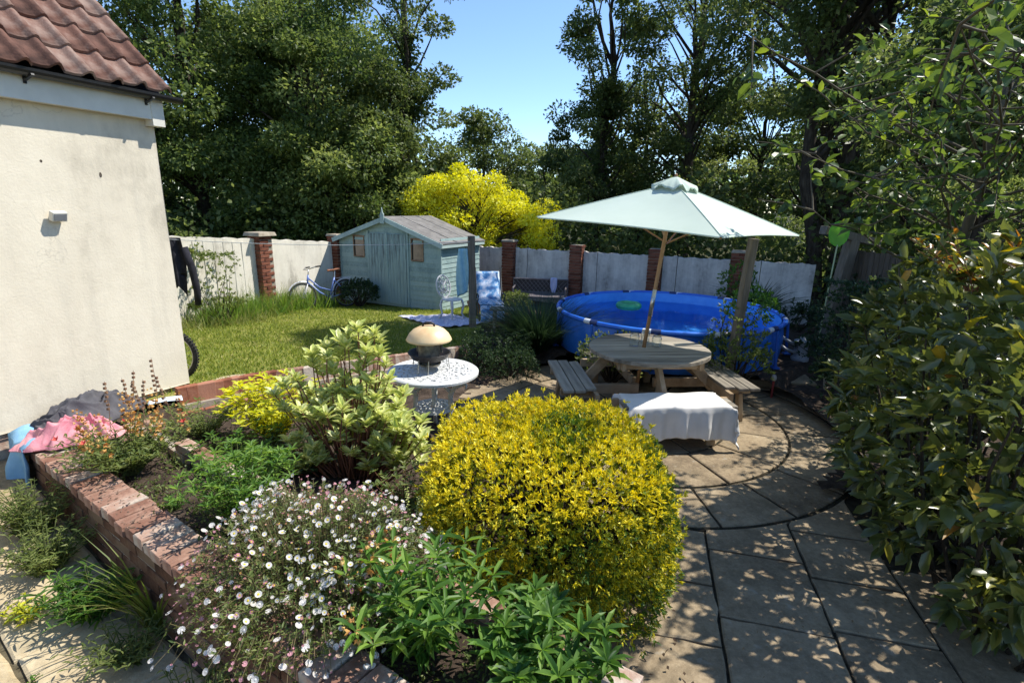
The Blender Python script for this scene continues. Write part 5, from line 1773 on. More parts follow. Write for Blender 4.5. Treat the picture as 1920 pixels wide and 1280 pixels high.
T = tree
T('tall dark sycamore behind the house roof', (-13.5, 16.5, BK), 12, [el(0, 0, 7, 3.6, 3.2, 5)], LM['tree'], .22, 80, 360, tone=.02)
T('broad leafy tree rising directly behind the house corner', (-9.4, 16.8, BK), 12, [el(0, 0, 6.2, 3.2, 2.8, 4.6), el(0, 0, 7.4, 2.8, 2.4, 2.6, .5), el(.6, -.6, 3.0, 2.6, 2, 2.2, .6)], LM['tree'], .22, 124, 380, tone=.03)
T('dense tree of dark green foliage behind the white wall', (-6.3, 17.2, BK), 11, [el(0, 0, 4.6, 2.8, 2.6, 4.0), el(0, -.8, 2.6, 2.4, 1.6, 1.8, .5)], LM['tree'], .2, 90, 400)
T('open-topped tree showing thin bare stems against the sky', (-7.0, 18.6, BK), 11.5, [el(.2, 0, 7.2, 2.6, 2, 2.8, .6), el(0, 0, 4.5, 2.4, 2, 2.4, 1)], LM['tree'], .15, 44, 220, clump_r=.6, forks=4)
T('tall ivy-clad tree left of the open sky', (-3.55, 17.6, BK), 13, [el(0, 0, 8.2, 1.7, 1.6, 2.8, 1), el(-.3, 0, 4.8, 1.9, 1.6, 2.2, 1), el(.5, -.2, 3.2, 1.8, 1.4, 1.5, .6)], LM['tree_pale'], .2, 78, 300, clump_r=.55, ivy=True, tone=-.08, leaf=(.13, .085))
T('rounded green tree behind the shed roof', (-4.6, 16.0, BK), 5.4, [el(0, 0, 3.0, 1.7, 1.4, 2.0)], LM['tree'], .12, 44, 360, clump_r=.6, tone=.1)
T('small distant tree at the foot of the sky gap', (-1.7, 27, BK), 8.0, [el(0, 0, 4.6, 2.2, 2, 2.8)], LM['tree_pale'], .14, 46, 240, leaf=(.19, .12))
T('far pale tree between shed tree and leaning trunk', (1.4, 29, BK), 6.5, [el(0, 0, 3.8, 2.6, 2, 2.5)], LM['tree_pale'], .14, 46, 240, leaf=(.2, .13))
T('leaning dark tree right of the open sky', (2.75, 19.6, BK), 12, [el(.3, 0, 8.2, 1.5, 1.5, 2.6, .7), el(.2, 0, 4.6, 1.8, 1.5, 2.4, 1)], LM['tree_dark'], .17, 62, 300, clump_r=.5, lean=(.4, 0), ivy=True, dens=1.35)
T('dark tree with drooping boughs behind the parasol', (6.2, 20.2, BK), 12.5, [el(0, 0, 8.6, 3.0, 2.6, 2.8, 1.1), el(-.3, 0, 4.2, 2.4, 2, 2.0, .5)], LM['tree_dark'], .2, 80, 360, clump_r=.62, dens=1.15)
T('wide dark oak overhanging the far garden corner', (9.2, 16.4, BK), 13, [el(-.4, 0, 8.6, 3.6, 2.8, 3.0, 1.2), el(0, 0, 4.2, 2.4, 2.0, 1.6, .3)], LM['tree_dark'], .3, 88, 360, clump_r=.66, forks=2, dens=1.15)
T('forked dark tree standing close behind the back wall', (7.6, 12.9, BK), 11, [el(.8, -.4, 7.6, 2.8, 2.2, 2.6, 1), el(.2, .2, 4.6, 1.7, 1.4, 1.0, .15), el(-1.6, -1.4, 9.9, 2.0, 1.5, 1.0, .75), el(-2.7, -1.9, 10.3, 2.0, 1.3, .8, .6)], LM['tree_dark'], .26, 112, 340, clump_r=.65, forks=2)  # Last two crown lobes are out of view, added to shade the lawn
T('deep green tree shading the fence side', (10.6, 11.0, BK), 11, [el(0, 0, 6.4, 2.8, 2.6, 4.0)], LM['tree_dark'], .24, 80, 360, clump_r=.66, dens=1.15)
T('far screen tree behind the dark oak', (14.5, 20, BK), 12, [el(0, 0, 6, 4.2, 3, 5)], LM['tree'], .24, 76, 330, leaf=(.2, .13), clump_r=1.0)
T('backlit thin-stemmed tree seen past the parasol top', (5.0, 23, BK), 9, [el(0, 0, 4.2, 3.2, 2.4, 3.6)], LM['tree_pale'], .15, 56, 280, leaf=(.18, .11), clump_r=.75, forks=3, tone=.15)
T('far broad tree behind the forked trunk', (10.5, 24, BK), 10, [el(0, 0, 4.6, 3.8, 2.6, 4.0)], LM['tree_pale'], .16, 60, 280, leaf=(.2, .12), clump_r=.85, tone=.05)
T('far dense tree behind the open-topped one', (-9.5, 24, BK), 13, [el(0, 0, 6.6, 5, 3, 5.6)], LM['tree'], .24, 90, 280, leaf=(.22, .14), clump_r=1.1)

T('low dark tree overhanging the fence beside the pool', (6.7, 7.9, -.1), 5.6, [el(-.5, -.1, 4.2, 1.4, 1.1, 1.1), el(.3, .4, 3.0, 1.2, 1.0, .9, .5)], LM['tree_dark'], .12, 46, 260, leaf=(.12, .07), clump_r=.5, name='tree', group='garden trees', dens=1.1)
gt = T('golden yellow small tree glowing behind the shed', (-.95, 15.5, BK), 4.3, [el(-.5, 0, 2.7, 1.5, 1.1, 1.25, 1), el(1.0, .1, 2.2, 1.3, 1.0, 1.1, .8), el(-1.4, 0, 2.4, .9, .8, .8, .4)], LM['goldtree'], .09, 150, 170, leaf=(.10, .055), clump_r=.36, name='golden_tree', group='garden shrubs', tone=.2, shell=.4)

# far wood that closes the view
k = 26000
xx = rng.uniform(-60, 75, k)
hm = 6.5 + 1.5 * np.sin(xx * .35) + 1.0 * np.sin(xx * .9 + 1) - 2.6 * np.exp(-((xx - 1.0) / 5.0) ** 2)
P = np.c_[xx, 46 + rng.normal(size=k) * 2 + .012 * xx * xx * 0, -.6 + hm * rng.uniform(0, 1, k) ** .8]
fw = obj('far_wood', leaf_mesh('far_wood', P, rand_dirs(k), unit(rng.normal(size=(k, 3)) + np.array([0, -.4, .8])), .75 * rng.uniform(.5, 1.3, k), .55, np.clip(rng.normal(.45, .22, k), 0, 1)), LM['tree'])
tag(fw, 'distant wood closing the view behind the garden trees', 'wood', kind='stuff')

# dark understorey behind the walls
k = 26000
tt = rng.uniform(0, 1, k)
line = np.array([(-13, 13.8), (-6.8, 15.0), (-3.5, 16.4), (0.0, 16.9), (4, 15.2), (7.5, 13.2), (11, 10.0)])
seg = np.cumsum(np.r_[0, np.linalg.norm(np.diff(line, axis=0), axis=1)])
q = np.c_[np.interp(tt * seg[-1], seg, line[:, 0]), np.interp(tt * seg[-1], seg, line[:, 1])]
hmax = 2.6 + .9 * np.sin(q[:, 0] * 1.7) + .5 * np.sin(q[:, 0] * 4.1)
z = -.6 + hmax * rng.uniform(0, 1, k) ** .75
P = np.c_[q + rng.normal(size=(k, 2)) * .45, z]
tint = np.clip(rng.normal(.45, .22, k), 0, 1)
u_ = obj('undergrowth', leaf_mesh('undergrowth', P, unit(rng.normal(size=(k, 3)) + np.array([0, -.3, .2])), unit(rng.normal(size=(k, 3)) + np.array([0, -.6, .8])), .17 * rng.uniform(.5, 1.3, k), .12, tint), LM['tree_dark'])
tag(u_, 'dark mass of shrubs and ivy behind the garden walls', 'shrubbery', kind='stuff')

# ---------------------------------------------------------------- clipped golden bush
def super_surface(n, r, e_xy=2.6, e_z=2.7, zmin=-.95):
    out, nrm = [], []
    while len(out) < n:
        d = rng.normal(size=3)
        d /= np.linalg.norm(d)
        rho = (abs(d[0]) ** e_xy + abs(d[1]) ** e_xy + abs(d[2]) ** e_z) ** (-1 / ((e_xy + e_z) / 2))
        q = d * rho
        if q[2] < zmin:
            continue
        g_ = np.array([abs(q[0]) ** (e_xy - 1) * np.sign(q[0]) / r[0], abs(q[1]) ** (e_xy - 1) * np.sign(q[1]) / r[1], abs(q[2]) ** (e_z - 1) * np.sign(q[2]) / r[2]])
        out.append(q * np.array(r))
        nrm.append(g_ / np.linalg.norm(g_))
    return np.array(out), np.array(nrm)
GB = (.23, 3.05, .0)
gb = empty('golden_bush', GB, label='large clipped golden-yellow bush at the edge of the patio', cat='bush', group='garden shrubs')
rr = (.70, .70, .53)
C, Nm = super_surface(9800, rr, 4.2, 4.2)
lump = np.sin(C[:, 0] * 9) * np.sin(C[:, 1] * 8 + 1) * np.sin(C[:, 2] * 9 + 2) * .045 + .02 * np.sin(C[:, 0] * 23 + 2) * np.sin(C[:, 1] * 21) * np.sin(C[:, 2] * 19) + rng.normal(0, .026, len(C)) + .06 * (rng.uniform(size=len(C)) < .03)
C = C + Nm * lump[:, None] + np.array([0, 0, .43])
P, Dn, Nv, Ls, Ws = sprigs(C, Nm, 8, .029, .0105, .75, up=.25)
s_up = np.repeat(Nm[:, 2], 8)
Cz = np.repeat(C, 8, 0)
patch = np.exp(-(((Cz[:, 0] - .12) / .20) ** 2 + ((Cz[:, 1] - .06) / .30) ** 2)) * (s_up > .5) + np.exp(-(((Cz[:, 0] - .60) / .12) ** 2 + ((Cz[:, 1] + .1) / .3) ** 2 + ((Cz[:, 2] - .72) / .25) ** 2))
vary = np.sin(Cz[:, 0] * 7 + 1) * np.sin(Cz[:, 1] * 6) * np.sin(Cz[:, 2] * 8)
tint = np.clip(rng.normal(.62, .14, len(P)) + .16 * np.repeat(rng.normal(size=len(C)), 8) + .12 * vary - .40 * np.clip((.55 - s_up) / .4, 0, 1) * rng.uniform(.5, 1.2, len(P)) - .22 * np.clip((.45 - Cz[:, 2]) / .4, 0, 1) - .62 * np.clip(patch, 0, 1), 0, 1)  # Greener older leaves on sides and base, deepened to paint in shade
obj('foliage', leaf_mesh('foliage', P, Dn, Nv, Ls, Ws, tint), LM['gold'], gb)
Ci, Ni = super_surface(3200, (rr[0] * .9, rr[1] * .9, rr[2] * .9))
P, Dn, Nv, Ls, Ws = sprigs(Ci + np.array([0, 0, .43]), Ni, 4, .045, .02, 1.0)
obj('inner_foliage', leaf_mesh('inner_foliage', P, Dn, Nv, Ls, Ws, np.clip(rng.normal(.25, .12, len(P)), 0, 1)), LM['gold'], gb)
tw = MB()
for i in range(70):
    a, b_ = random.uniform(0, 6.28), random.uniform(.1, 1.4)
    q = Vector((math.cos(a) * math.cos(b_) * .66, math.sin(a) * math.cos(b_) * .62, .46 + .5 * math.sin(b_)))
    pl_, rl_ = limb((random.uniform(-.05, .05), random.uniform(-.05, .05), -.05), q, .018, .004, .1, 5)
    tw.tube(pl_, rl_, 5, cap=False)
obj('twigs', tw, M_bark, gb)

# ---------------------------------------------------------------- stemmed plants
def stem_plant(name, label, loc, n, h, spread, lper, L, W, kind, shape='oval', mode='objects', most=200, cat='plant', group='planter and border plants', lean=(0, 0), droop=.25, stem_mat=None, r=.004, base_r=.05, leafless=.15, up=.35, tone=0.0, rosette=0):
    if cat == 'weed':
        loc = (loc[0], loc[1], pave_z(loc[0], loc[1]))
    e = empty(name, loc, label=label, cat=cat, group=group)
    st = MB()
    Ps, Ds, Ns, Ls, Ws = [], [], [], [], []
    tips = []
    for i in range(n):
        a = random.uniform(0, 6.28)
        b0 = Vector((math.cos(a), math.sin(a), 0)) * base_r * random.random()
        sp = spread * math.sqrt(random.random())
        hh = h * random.uniform(.72, 1.08) * (1 - .25 * sp / max(spread, 1e-3))
        a2 = a + random.uniform(-.6, .6)
        tip = Vector((math.cos(a2) * sp + lean[0], math.sin(a2) * sp + lean[1], hh))
        pts = []
        for k in range(7):
            t = k / 6
            pts.append(Vector((b0.x + (tip.x - b0.x) * t ** 1.3, b0.y + (tip.y - b0.y) * t ** 1.3, tip.z * (t - droop * t * t * .4) / (1 - droop * .4))))
        st.tube(pts, [r * (1 - .65 * k / 6) for k in range(7)], 5, cap=False)
        tips.append((pts[-1], pts[-1] - pts[-2]))
        for k in range(lper):
            t = leafless + (1 - leafless) * (k + random.random()) / lper
            x = t * 6
            q = pts[int(min(x, 5))].lerp(pts[int(min(x, 5)) + 1], x - int(min(x, 5)))
            az = k * 2.4 + i
            d = Vector((math.cos(az), math.sin(az), up + random.uniform(-.25, .25)))
            sc = 1.1 - .45 * t + random.uniform(-.2, .2)
            Ps.append(q); Ds.append(d); Ns.append((random.uniform(-.3, .3), random.uniform(-.3, .3), 1)); Ls.append(L * sc); Ws.append(W * sc)
        for k in range(rosette):
            az = k * 6.283 / rosette + i
            d = Vector((math.cos(az), math.sin(az), random.uniform(.1, .9)))
            Ps.append(pts[-1]); Ds.append(d); Ns.append((random.uniform(-.3, .3), random.uniform(-.3, .3), 1)); s_ = random.uniform(.7, 1.05); Ls.append(L * s_); Ws.append(W * s_)
    obj('stems', st, stem_mat or M_stem, e, smooth=True)
    P, Dn, Nv = np.array([tuple(x) for x in Ps]), np.array([tuple(x) for x in Ds]), np.array(Ns)
    tint = np.clip(rng.normal(.5 + tone, .22, len(P)), 0, 1)
    if mode == 'objects':
        leaf_objects(e, P, Dn, Nv, np.array(Ls), np.array(Ws), LMO[kind], LM[kind], tint, shape, most)
    else:
        obj('foliage', leaf_mesh('foliage', P, Dn, Nv, np.array(Ls), np.array(Ws), tint, shape), LM[kind], e)
    return e, tips

M_orange = leafmat('orange_petal', [(0, (.44, .20, .06)), (.5, (.58, .34, .11)), (1, (.62, .45, .18))], .3, .6, .2, per_object=True)
M_redp = leafmat('red_petal', [(0, (.45, .04, .03)), (1, (.6, .12, .09))], .3, .6, .2, per_object=True)
def bell_mesh(mat):
    b = MB()
    for k in range(5):
        a = k * 2 * math.pi / 5
        c_, s_ = math.cos(a), math.sin(a)
        b.add([(0, 0, 0), (.35 * c_ - .25 * s_, .35 * s_ + .25 * c_, .5), (.75 * c_, .75 * s_, .85), (.35 * c_ + .25 * s_, .35 * s_ - .25 * c_, .5)], [(0, 3, 2, 1)])
    me = b.mesh('flower'); me.materials.append(mat)
    return me
BELL, BELLR = bell_mesh(M_orange), bell_mesh(M_redp)
def put_flower(parent, me, p, d, s, name='flower'):
    o = bpy.data.objects.new(name, me)
    col.objects.link(o)
    o.parent = parent
    qt = Vector(d).to_track_quat('Z', 'Y')
    o.matrix_basis = Matrix.LocRotScale(Vector(p), qt, Vector((s, s, s)))
def spikes(e, tips, every, length, count, s, me=None):
    for i, (p, d) in enumerate(tips):
        if i % every:
            continue
        d = (d.normalized() + Vector((0, 0, .8))).normalized()
        for k in range(count):
            t = k / count
            a = k * 2.4
            q = p + d * (length * (t - .35)) + Vector((math.cos(a), math.sin(a), 0)) * .016
            put_flower(e, me or BELL, q, Vector((math.cos(a), math.sin(a), -.1)), s * (1 - .5 * t) * random.uniform(.8, 1.2))

e, tips = stem_plant('orange_flowered_plant', 'leafy plant with fading orange flower spikes beside the heap of clothes', (-2.62, 3.36, .44), 110, .40, .46, 16, .062, .017, 'olive', most=240, up=.5)
sp_tips = sorted(tips, key=lambda t: -t[0].z)
spikes(e, [(t[0], Vector((0, 0, 1))) for t in sp_tips[:11]], 1, .30, 19, .027)
for i in range(6):
    p = sp_tips[20 + i][0]
    put_flower(e, BELLR, p, (0, -.4, .8), .03)
# dry seed stalks above it
for i in range(7):
    sk = MB()
    p = Vector((random.uniform(-.2, .35), random.uniform(-.1, .3), .38))
    q = p + Vector((random.uniform(-.08, .08), 0, random.uniform(.22, .42)))
    sk.tube([p, p.lerp(q, .5) + Vector((.01, 0, 0)), q], [.003, .002, .0015], 4)
    for j in range(7):
        w_ = p.lerp(q, .4 + .09 * j) + Vector((random.uniform(-.006, .006), random.uniform(-.006, .006), 0))
        sk.box(w_, (.014, .014, .015))
    obj('seed_stalk', sk, surf('dry_stalk', (.16, .08, .05), (.28, .17, .10), 9), e)

stem_plant('bright_leafy_plant', 'bright green bushy plant of narrow leaves in the middle of the planter', (-1.53, 2.72, .44), 105, .52, .32, 17, .062, .014, 'fresh', most=300, up=.45, rosette=5, tone=.12)
e, tips = stem_plant('tall_leafy_plant', 'long-leaved plant with withered orange flowers at the front of the planter', (-.36, 1.86, .44), 40, .46, .32, 13, .115, .025, 'fresh', most=300, up=.25, tone=.1, rosette=4)
spikes(e, sorted(tips, key=lambda t: t[0].x)[:9], 1, .16, 9, .026)
stem_plant('front_leafy_plant', 'dense dark green leafy plant at the bottom edge below the golden bush', (.17, 1.74, .40), 42, .34, .26, 12, .10, .027, 'fresh', most=300, up=.3, tone=-.12, rosette=7)
stem_plant('small_seedling', 'small pale seedling growing in bare soil of the planter', (-2.05, 2.93, .44), 9, .09, .07, 6, .035, .014, 'fresh', most=40, rosette=3)
# variegated shrub: two stems, rosettes of cream edged leaves
e = empty('variegated_shrub', (-1.22, 3.78, .2), label='tall cream and green variegated shrub in the middle of the bed', cat='shrub', group='garden shrubs')
st = MB(); Ps, Ds, Ls = [], [], []
heads = []
for i in range(125):
    a = random.uniform(0, 6.28); rad = .50 * math.sqrt(random.random()); zz = random.uniform(.28, .86)
    q = Vector((math.cos(a) * rad, math.sin(a) * rad * .7, zz - .25 * rad))
    heads.append(q)
for dx, dz in ((.0, 1.08), (.1, 1.22), (.2, 1.17), (-.05, 1.0), (.26, 1.05), (.12, 1.1), (-.12, 1.02), (.3, .95), (.02, 1.17), (-.28, .92), (-.36, .86), (-.2, .95), (-.44, .80), (-.52, .72), (-.1, .90), (.16, .98), (-.3, .98), (.06, 1.12), (.18, 1.06), (-.08, 1.1), (-.18, 1.04), (.24, 1.12), (.1, .92), (-.02, .82), (.2, .86), (.32, .84), (-.24, .84), (-.4, .74), (-.34, .66), (.08, .76), (.28, .72)):
    heads.append(Vector((dx, random.uniform(-.1, .15), dz)))
for i in range(34):
    heads.append(Vector((.25 + .34 * random.random(), -.32 + .3 * random.random(), .2 + .42 * random.random())))
for q in heads:
    pl_, rl_ = limb((q.x * .25 + random.uniform(-.04, .04), q.y * .3, -.1), q, .008, .004, .06, 5)
    st.tube(pl_, rl_, 5, cap=False)
    ax_ = (pl_[-1] - pl_[-3]).normalized()
    nl = random.randint(11, 15)
    for k in range(nl):
        az = k * 2.4 + random.random()
        upk = .15 + .9 * k / nl
        Ps.append(q - ax_ * (.05 * (1 - k / nl))); Ds.append(Vector((math.cos(az), math.sin(az), upk)) + ax_ * .3); Ls.append(.105 * random.uniform(.7, 1.15))
obj('stems', st, M_rstem, e, smooth=True)
P, Dn, Ls = np.array([tuple(x) for x in Ps]), np.array([tuple(x) for x in Ds]), np.array(Ls)
Nv = unit(rng.normal(size=P.shape) * .25 + np.array([0, 0, 1]))
leaf_objects(e, P, Dn, Nv, Ls, Ls * .40, LMO['varieg'], LM['varieg'], np.clip(rng.normal(.62, .25, len(P)), 0, 1), 'oval', 300)
stem_plant('golden_euonymus', 'low yellow-leaved shrub between brick edging and variegated shrub', (-1.98, 4.15, .3), 84, .60, .40, 13, .075, .030, 'euon', most=300, up=.5, rosette=5, tone=.15, cat='shrub', group='garden shrubs')
stem_plant('border_shrub', 'dark green low foliage beneath the variegated shrub', (-1.5, 3.7, .25), 40, .34, .4, 10, .055, .026, 'deep', mode='mass', cat='shrub', group='garden shrubs')
stem_plant('border_shrub', 'sparse dull green plants on the soil beside the lawn edging', (-2.3, 4.0, .3), 26, .26, .4, 8, .045, .016, 'olive', mode='mass', cat='shrub', group='garden shrubs')
stem_plant('border_plant', 'leafy green plant filling the bed beside the house-end edging', (-2.62, 4.22, .3), 46, .34, .36, 12, .055, .018, 'olive', mode='mass', tone=.1, rosette=3)
stem_plant('border_plant', 'mid green bushy growth in front of the yellow-leaved shrub', (-1.95, 3.62, .3), 54, .36, .38, 12, .055, .018, 'fresh', mode='mass', tone=-.1, rosette=4)
stem_plant('border_plant', 'green low growth left of the barbecue table', (-1.45, 4.75, .2), 46, .40, .36, 12, .06, .022, 'olive', mode='mass', tone=.1, rosette=4)
stem_plant('border_plant', 'reddish-tipped low plant between variegated shrub and golden bush', (-.72, 3.25, .2), 40, .36, .28, 12, .05, .02, 'olive', mode='mass', rosette=4, stem_mat=M_rstem)
stem_plant('border_plant', 'pale leafy growth at the foot of the lawn edging wall', (-1.7, 5.35, .18), 40, .26, .36, 10, .05, .018, 'olive', mode='mass', tone=.05, rosette=3)
# bottlebrush-like dry spike between daisies and bush
stem_plant('pale_spike_plant', 'upright pale pinkish flower spike against the golden bush', (-.52, 2.62, .4), 5, .48, .08, 60, .022, .010, 'varieg', mode='mass', up=.2, tone=.2)

# ---------------------------------------------------------------- daisies
ds = empty('daisy_clump', (-.92, 2.22, .44), label='spreading clump of small white and pink daisies spilling over the planter edge', cat='daisies', group='planter and border plants')
def daisy_mesh(pet, ctr, open_=1.0):
    b = MB()
    k = 14
    for i in range(k):
        a0, a1 = 2 * math.pi * i / k, 2 * math.pi * (i + .78) / k
        am = (a0 + a1) / 2
        if random.random() < .08:
            continue
        b.add([(.3 * math.cos(a0), .3 * math.sin(a0), .02), (.3 * math.cos(a1), .3 * math.sin(a1), .02), (math.cos(a1) * .96 * open_, math.sin(a1) * .96 * open_, .16 + .5 * (1 - open_)), (math.cos(am) * open_, math.sin(am) * open_, .15 + .5 * (1 - open_)), (math.cos(a0) * .96 * open_, math.sin(a0) * .96 * open_, .16 + .5 * (1 - open_))], [(0, 1, 2, 3, 4)])
    b.cur = 1
    b.lathe([(.001, .16), (.18, .14), (.32, .04), (.34, .0)], 10)
    me = b.mesh('flower')
    me.materials.append(pet); me.materials.append(ctr)
    return me
M_wp = leafmat('white_petal', [(0, (.66, .63, .60)), (1, (.78, .76, .72))], .25, .6, .2, per_object=True)
M_pp = leafmat('pink_petal', [(0, (.48, .17, .22)), (.6, (.58, .28, .32)), (1, (.64, .42, .44))], .25, .6, .2, per_object=True)
M_yc = plain('yellow_centre', (.58, .44, .05), .8, .2)
DWS, DPS = [daisy_mesh(M_wp, M_yc), daisy_mesh(M_wp, M_yc, .86), daisy_mesh(M_wp, M_yc, .94)], [daisy_mesh(M_pp, M_yc, .62), daisy_mesh(M_pp, M_yc, .9), daisy_mesh(M_pp, M_yc, .4)]
def daisy_top(x, y):
    r2 = (x / .76) ** 2 + (y / .62) ** 2
    return .46 * max(0, 1 - r2) ** .6 * (1 + .12 * math.sin(x * 9) * math.sin(y * 8))
st = MB(); Ps, Ds, Ns, Ls = [], [], [], []
fl = []
uo = Vector((PO[0], PO[1], 0)); un = Vector((PN[0], PN[1], 0))
for i in range(1150):
    a = random.uniform(0, 6.28); r_ = math.sqrt(random.random())
    x, y = .66 * r_ * math.cos(a) + .04, .60 * r_ * math.sin(a)
    q = uo * x + un * y
    zt_ = daisy_top(x, y) * random.uniform(.55, 1.0) + random.uniform(-.02, .06)
    if y < -.36 and i % 4 == 0:
        zt_ = random.uniform(-.20, .16)
        q += un * random.uniform(-.14, .0)
    tip = Vector((q.x, q.y, zt_ + .03))
    b0 = Vector((q.x * .72, q.y * .72, .0))
    md = b0.lerp(tip, .55) + Vector((0, 0, .09 + .05 * random.random()))
    st.tube([b0, md, tip], [.002, .0016, .0011], 4, cap=False)
    fl.append((tip, (tip - md), i))
    for k in range(15):
        t = .08 + .66 * k / 15
        w_ = b0.lerp(md, t * 2) if t < .5 else md.lerp(tip, (t - .5) * 2)
        az = random.uniform(0, 6.28)
        Ps.append(tuple(w_)); Ds.append((math.cos(az), math.sin(az), .5)); Ns.append((random.uniform(-.5, .5), random.uniform(-.5, .5), 1)); Ls.append(random.uniform(.016, .036))
obj('stems', st, surf('daisy_stem', (.09, .08, .035), (.18, .13, .07), 9, .8, .2, 0), ds)
Ls = np.array(Ls)
o = obj('foliage', leaf_mesh('foliage', np.array(Ps), np.array(Ds), np.array(Ns), Ls, Ls * .28, np.clip(rng.normal(.5, .25, len(Ls)), 0, 1)), LM['olive'], ds)
fl.sort(key=lambda t: -t[0].z + t[0].y * .15)
kinds = {}
rest = MB(); rest2 = MB()
def is_pink(p, i):
    return (math.sin(p.x * 7 + 1) * math.sin(p.y * 6) + .9 * math.sin(i * 1.7)) > -.08
for j, (p, d, i) in enumerate(fl):
    dv = (Vector((d.x, d.y, 0)) * 2 + Vector((random.uniform(-.6, .6), random.uniform(-.8, .3), .65))).normalized()
    pink = is_pink(p, i)
    s_ = random.uniform(.009, .0165) * (.72 if pink else 1)
    if j < 300:
        put_flower(ds, random.choice(DPS if pink else DWS), p, dv, s_)
    else:
        mt = Matrix.LocRotScale(p, dv.to_track_quat('Z', 'Y'), Vector((s_, s_, s_)))
        src = random.choice(DPS if pink else DWS)
        (rest2 if pink else rest).add([mt @ v.co for v in src.vertices], [tuple(f.vertices) for f in src.polygons])
for mb_, mt_ in ((rest, M_wp), (rest2, M_pp)):
    o = obj('lower_flowers', mb_, mt_, ds)
    o['kind'] = 'stuff'

# ---------------------------------------------------------------- photinia hedge on the right
ph = empty('photinia_hedge', (2.98, 3.1, .0), R(-20), label='tall glossy dark-leaved shrub with orange-tipped new leaves along the patio', cat='shrub', group='garden shrubs')
C, Nm = super_surface(680, (.74, 1.66, 1.04), 2.05, 2.05, -.98)
C = C * rng.uniform(.72, 1.06, len(C))[:, None] + np.array([0, 0, 1.08])
Nm = unit(Nm + rng.normal(size=Nm.shape) * .35 + np.array([0, 0, .25]))
P, Dn, Nv, Ls, Ws = sprigs(C, Nm, 8, .118, .05, .75, .42)
Nv = unit(rng.normal(size=P.shape) * .6 + np.array([0, 0, 1]))
tint = np.clip(rng.normal(.42, .2, len(P)) + .34 * np.clip((P[:, 2] - 1.9) / .3, 0, 1), 0, 1)
leaf_objects(ph, P, Dn, Nv, Ls, Ws, LMO['photinia'], LM['photinia'], tint, 'oval', 300)
C2, N2 = super_surface(560, (.55, 1.4, .9), 2.4, 2.4)
P, Dn, Nv, Ls, Ws = sprigs(C2 * rng.uniform(.4, 1, len(C2))[:, None] + np.array([0, 0, 1.05]), N2, 3, .09, .04, 1.0)
obj('inner_foliage', leaf_mesh('inner_foliage', P, Dn, Nv, Ls, Ws, np.clip(rng.normal(.35, .15, len(P)), 0, .8), 'oval'), LM['photinia'], ph)
st = MB()
for i in range(60):
    q = Vector(C[i * 9]); pl_, rl_ = limb((q.x * .3, q.y * .6, 0), q, .016, .004, .1, 5)
    st.tube(pl_, rl_, 5, cap=False)
obj('stems', st, M_bark, ph)
# orange-red young shoots at the top
e, tips = stem_plant('young_red_shoots', 'orange and yellow young shoots at the crest of the glossy hedge', (2.72, 3.15, 1.85), 12, .36, .42, 7, .09, .038, 'photinia', mode='mass', tone=.38, up=.7, droop=.05, stem_mat=M_rstem, cat='shoots', group='garden shrubs')

# ---------------------------------------------------------------- fruit tree overhanging from the right
ft = empty('fruit_tree', (3.7, 4.75, 0), label='young fruit tree with large oval leaves overhanging the patio', cat='tree', group='garden trees')
tb = MB()
tr_pts, tr_r = limb((0, 0, -.1), (.1, -.25, 3.3), .06, .03, .03, 8)
tb.tube(tr_pts, tr_r, 9)
tips_ = [(-2.35, -1.35, 3.25), (-1.9, -1.3, 2.62), (-1.75, -1.15, 2.30), (-1.55, -1.5, 2.95), (-1.2, -1.6, 3.3), (-1.0, -1.2, 2.6), (-.9, -1.7, 2.85), (-1.5, -.6, 2.7), (-1.2, -.2, 3.1), (-.7, -1.0, 3.5), (-.4, -1.5, 3.1), (.1, -1.6, 2.7), (.2, -1.2, 3.3), (-.5, -.4, 3.8), (.3, -.3, 3.7), (-1.9, -.9, 3.6), (-1.4, -1.2, 3.8), (-.1, .5, 3.6), (-.9, .3, 3.3), (.6, -1.3, 2.9), (.5, -.8, 2.4), (-.6, -.7, 2.5), (-2.0, -2.45, 3.0), (-1.75, -2.65, 3.05), (-1.5, -2.6, 3.25), (-1.3, -2.2, 3.3)]
Ps, Ds, Ls = [], [], []
tips_ = [q for q in tips_ if not (q[2] > 3.45 and q[0] < -.8)]
for q in tips_:
    q = Vector(q)
    zz = max(.35, min(.95, (q.z - .6) / 3.3))
    i = zz * 7
    p0 = tr_pts[int(min(i, 6))].lerp(tr_pts[int(min(i, 6)) + 1], i - int(min(i, 6)))
    pl_, rl_ = limb(p0, q, .013, .003, .09, 8)
    tb.tube(pl_, rl_, 6, cap=False)
    subs = [(pl_, 1.0)]
    for s_ in range(7):
        j = random.randint(3, 7)
        d = Vector((random.uniform(-1, 1), random.uniform(-1, .8), random.uniform(-.5, .7))).normalized() * random.uniform(.25, .55)
        sp_, sr_ = limb(pl_[j], pl_[j] + d, .007, .002, .1, 5)
        tb.tube(sp_, sr_, 5, cap=False)
        subs.append((sp_, .8))
    for pl2, _s in subs:
        m_ = len(pl2)
        for k in range(7):
            t = .3 + .7 * random.random()
            x = t * (m_ - 1)
            a_ = pl2[int(min(x, m_ - 2))].lerp(pl2[int(min(x, m_ - 2)) + 1], x - int(min(x, m_ - 2)))
            ax_ = (pl2[-1] - pl2[-2]).normalized()
            d = ax_ * .5 + Vector((random.uniform(-1, 1), random.uniform(-1, 1), random.uniform(-.8, .5)))
            Ps.append(tuple(a_)); Ds.append(tuple(d)); Ls.append(random.uniform(.065, .115))
obj('trunk', tb, surf('young_bark', (.06, .05, .035), (.13, .11, .075), 8, .9, .2, .4), ft, smooth=True)
P, Dn, Ls = np.array(Ps), np.array(Ds), np.array(Ls)
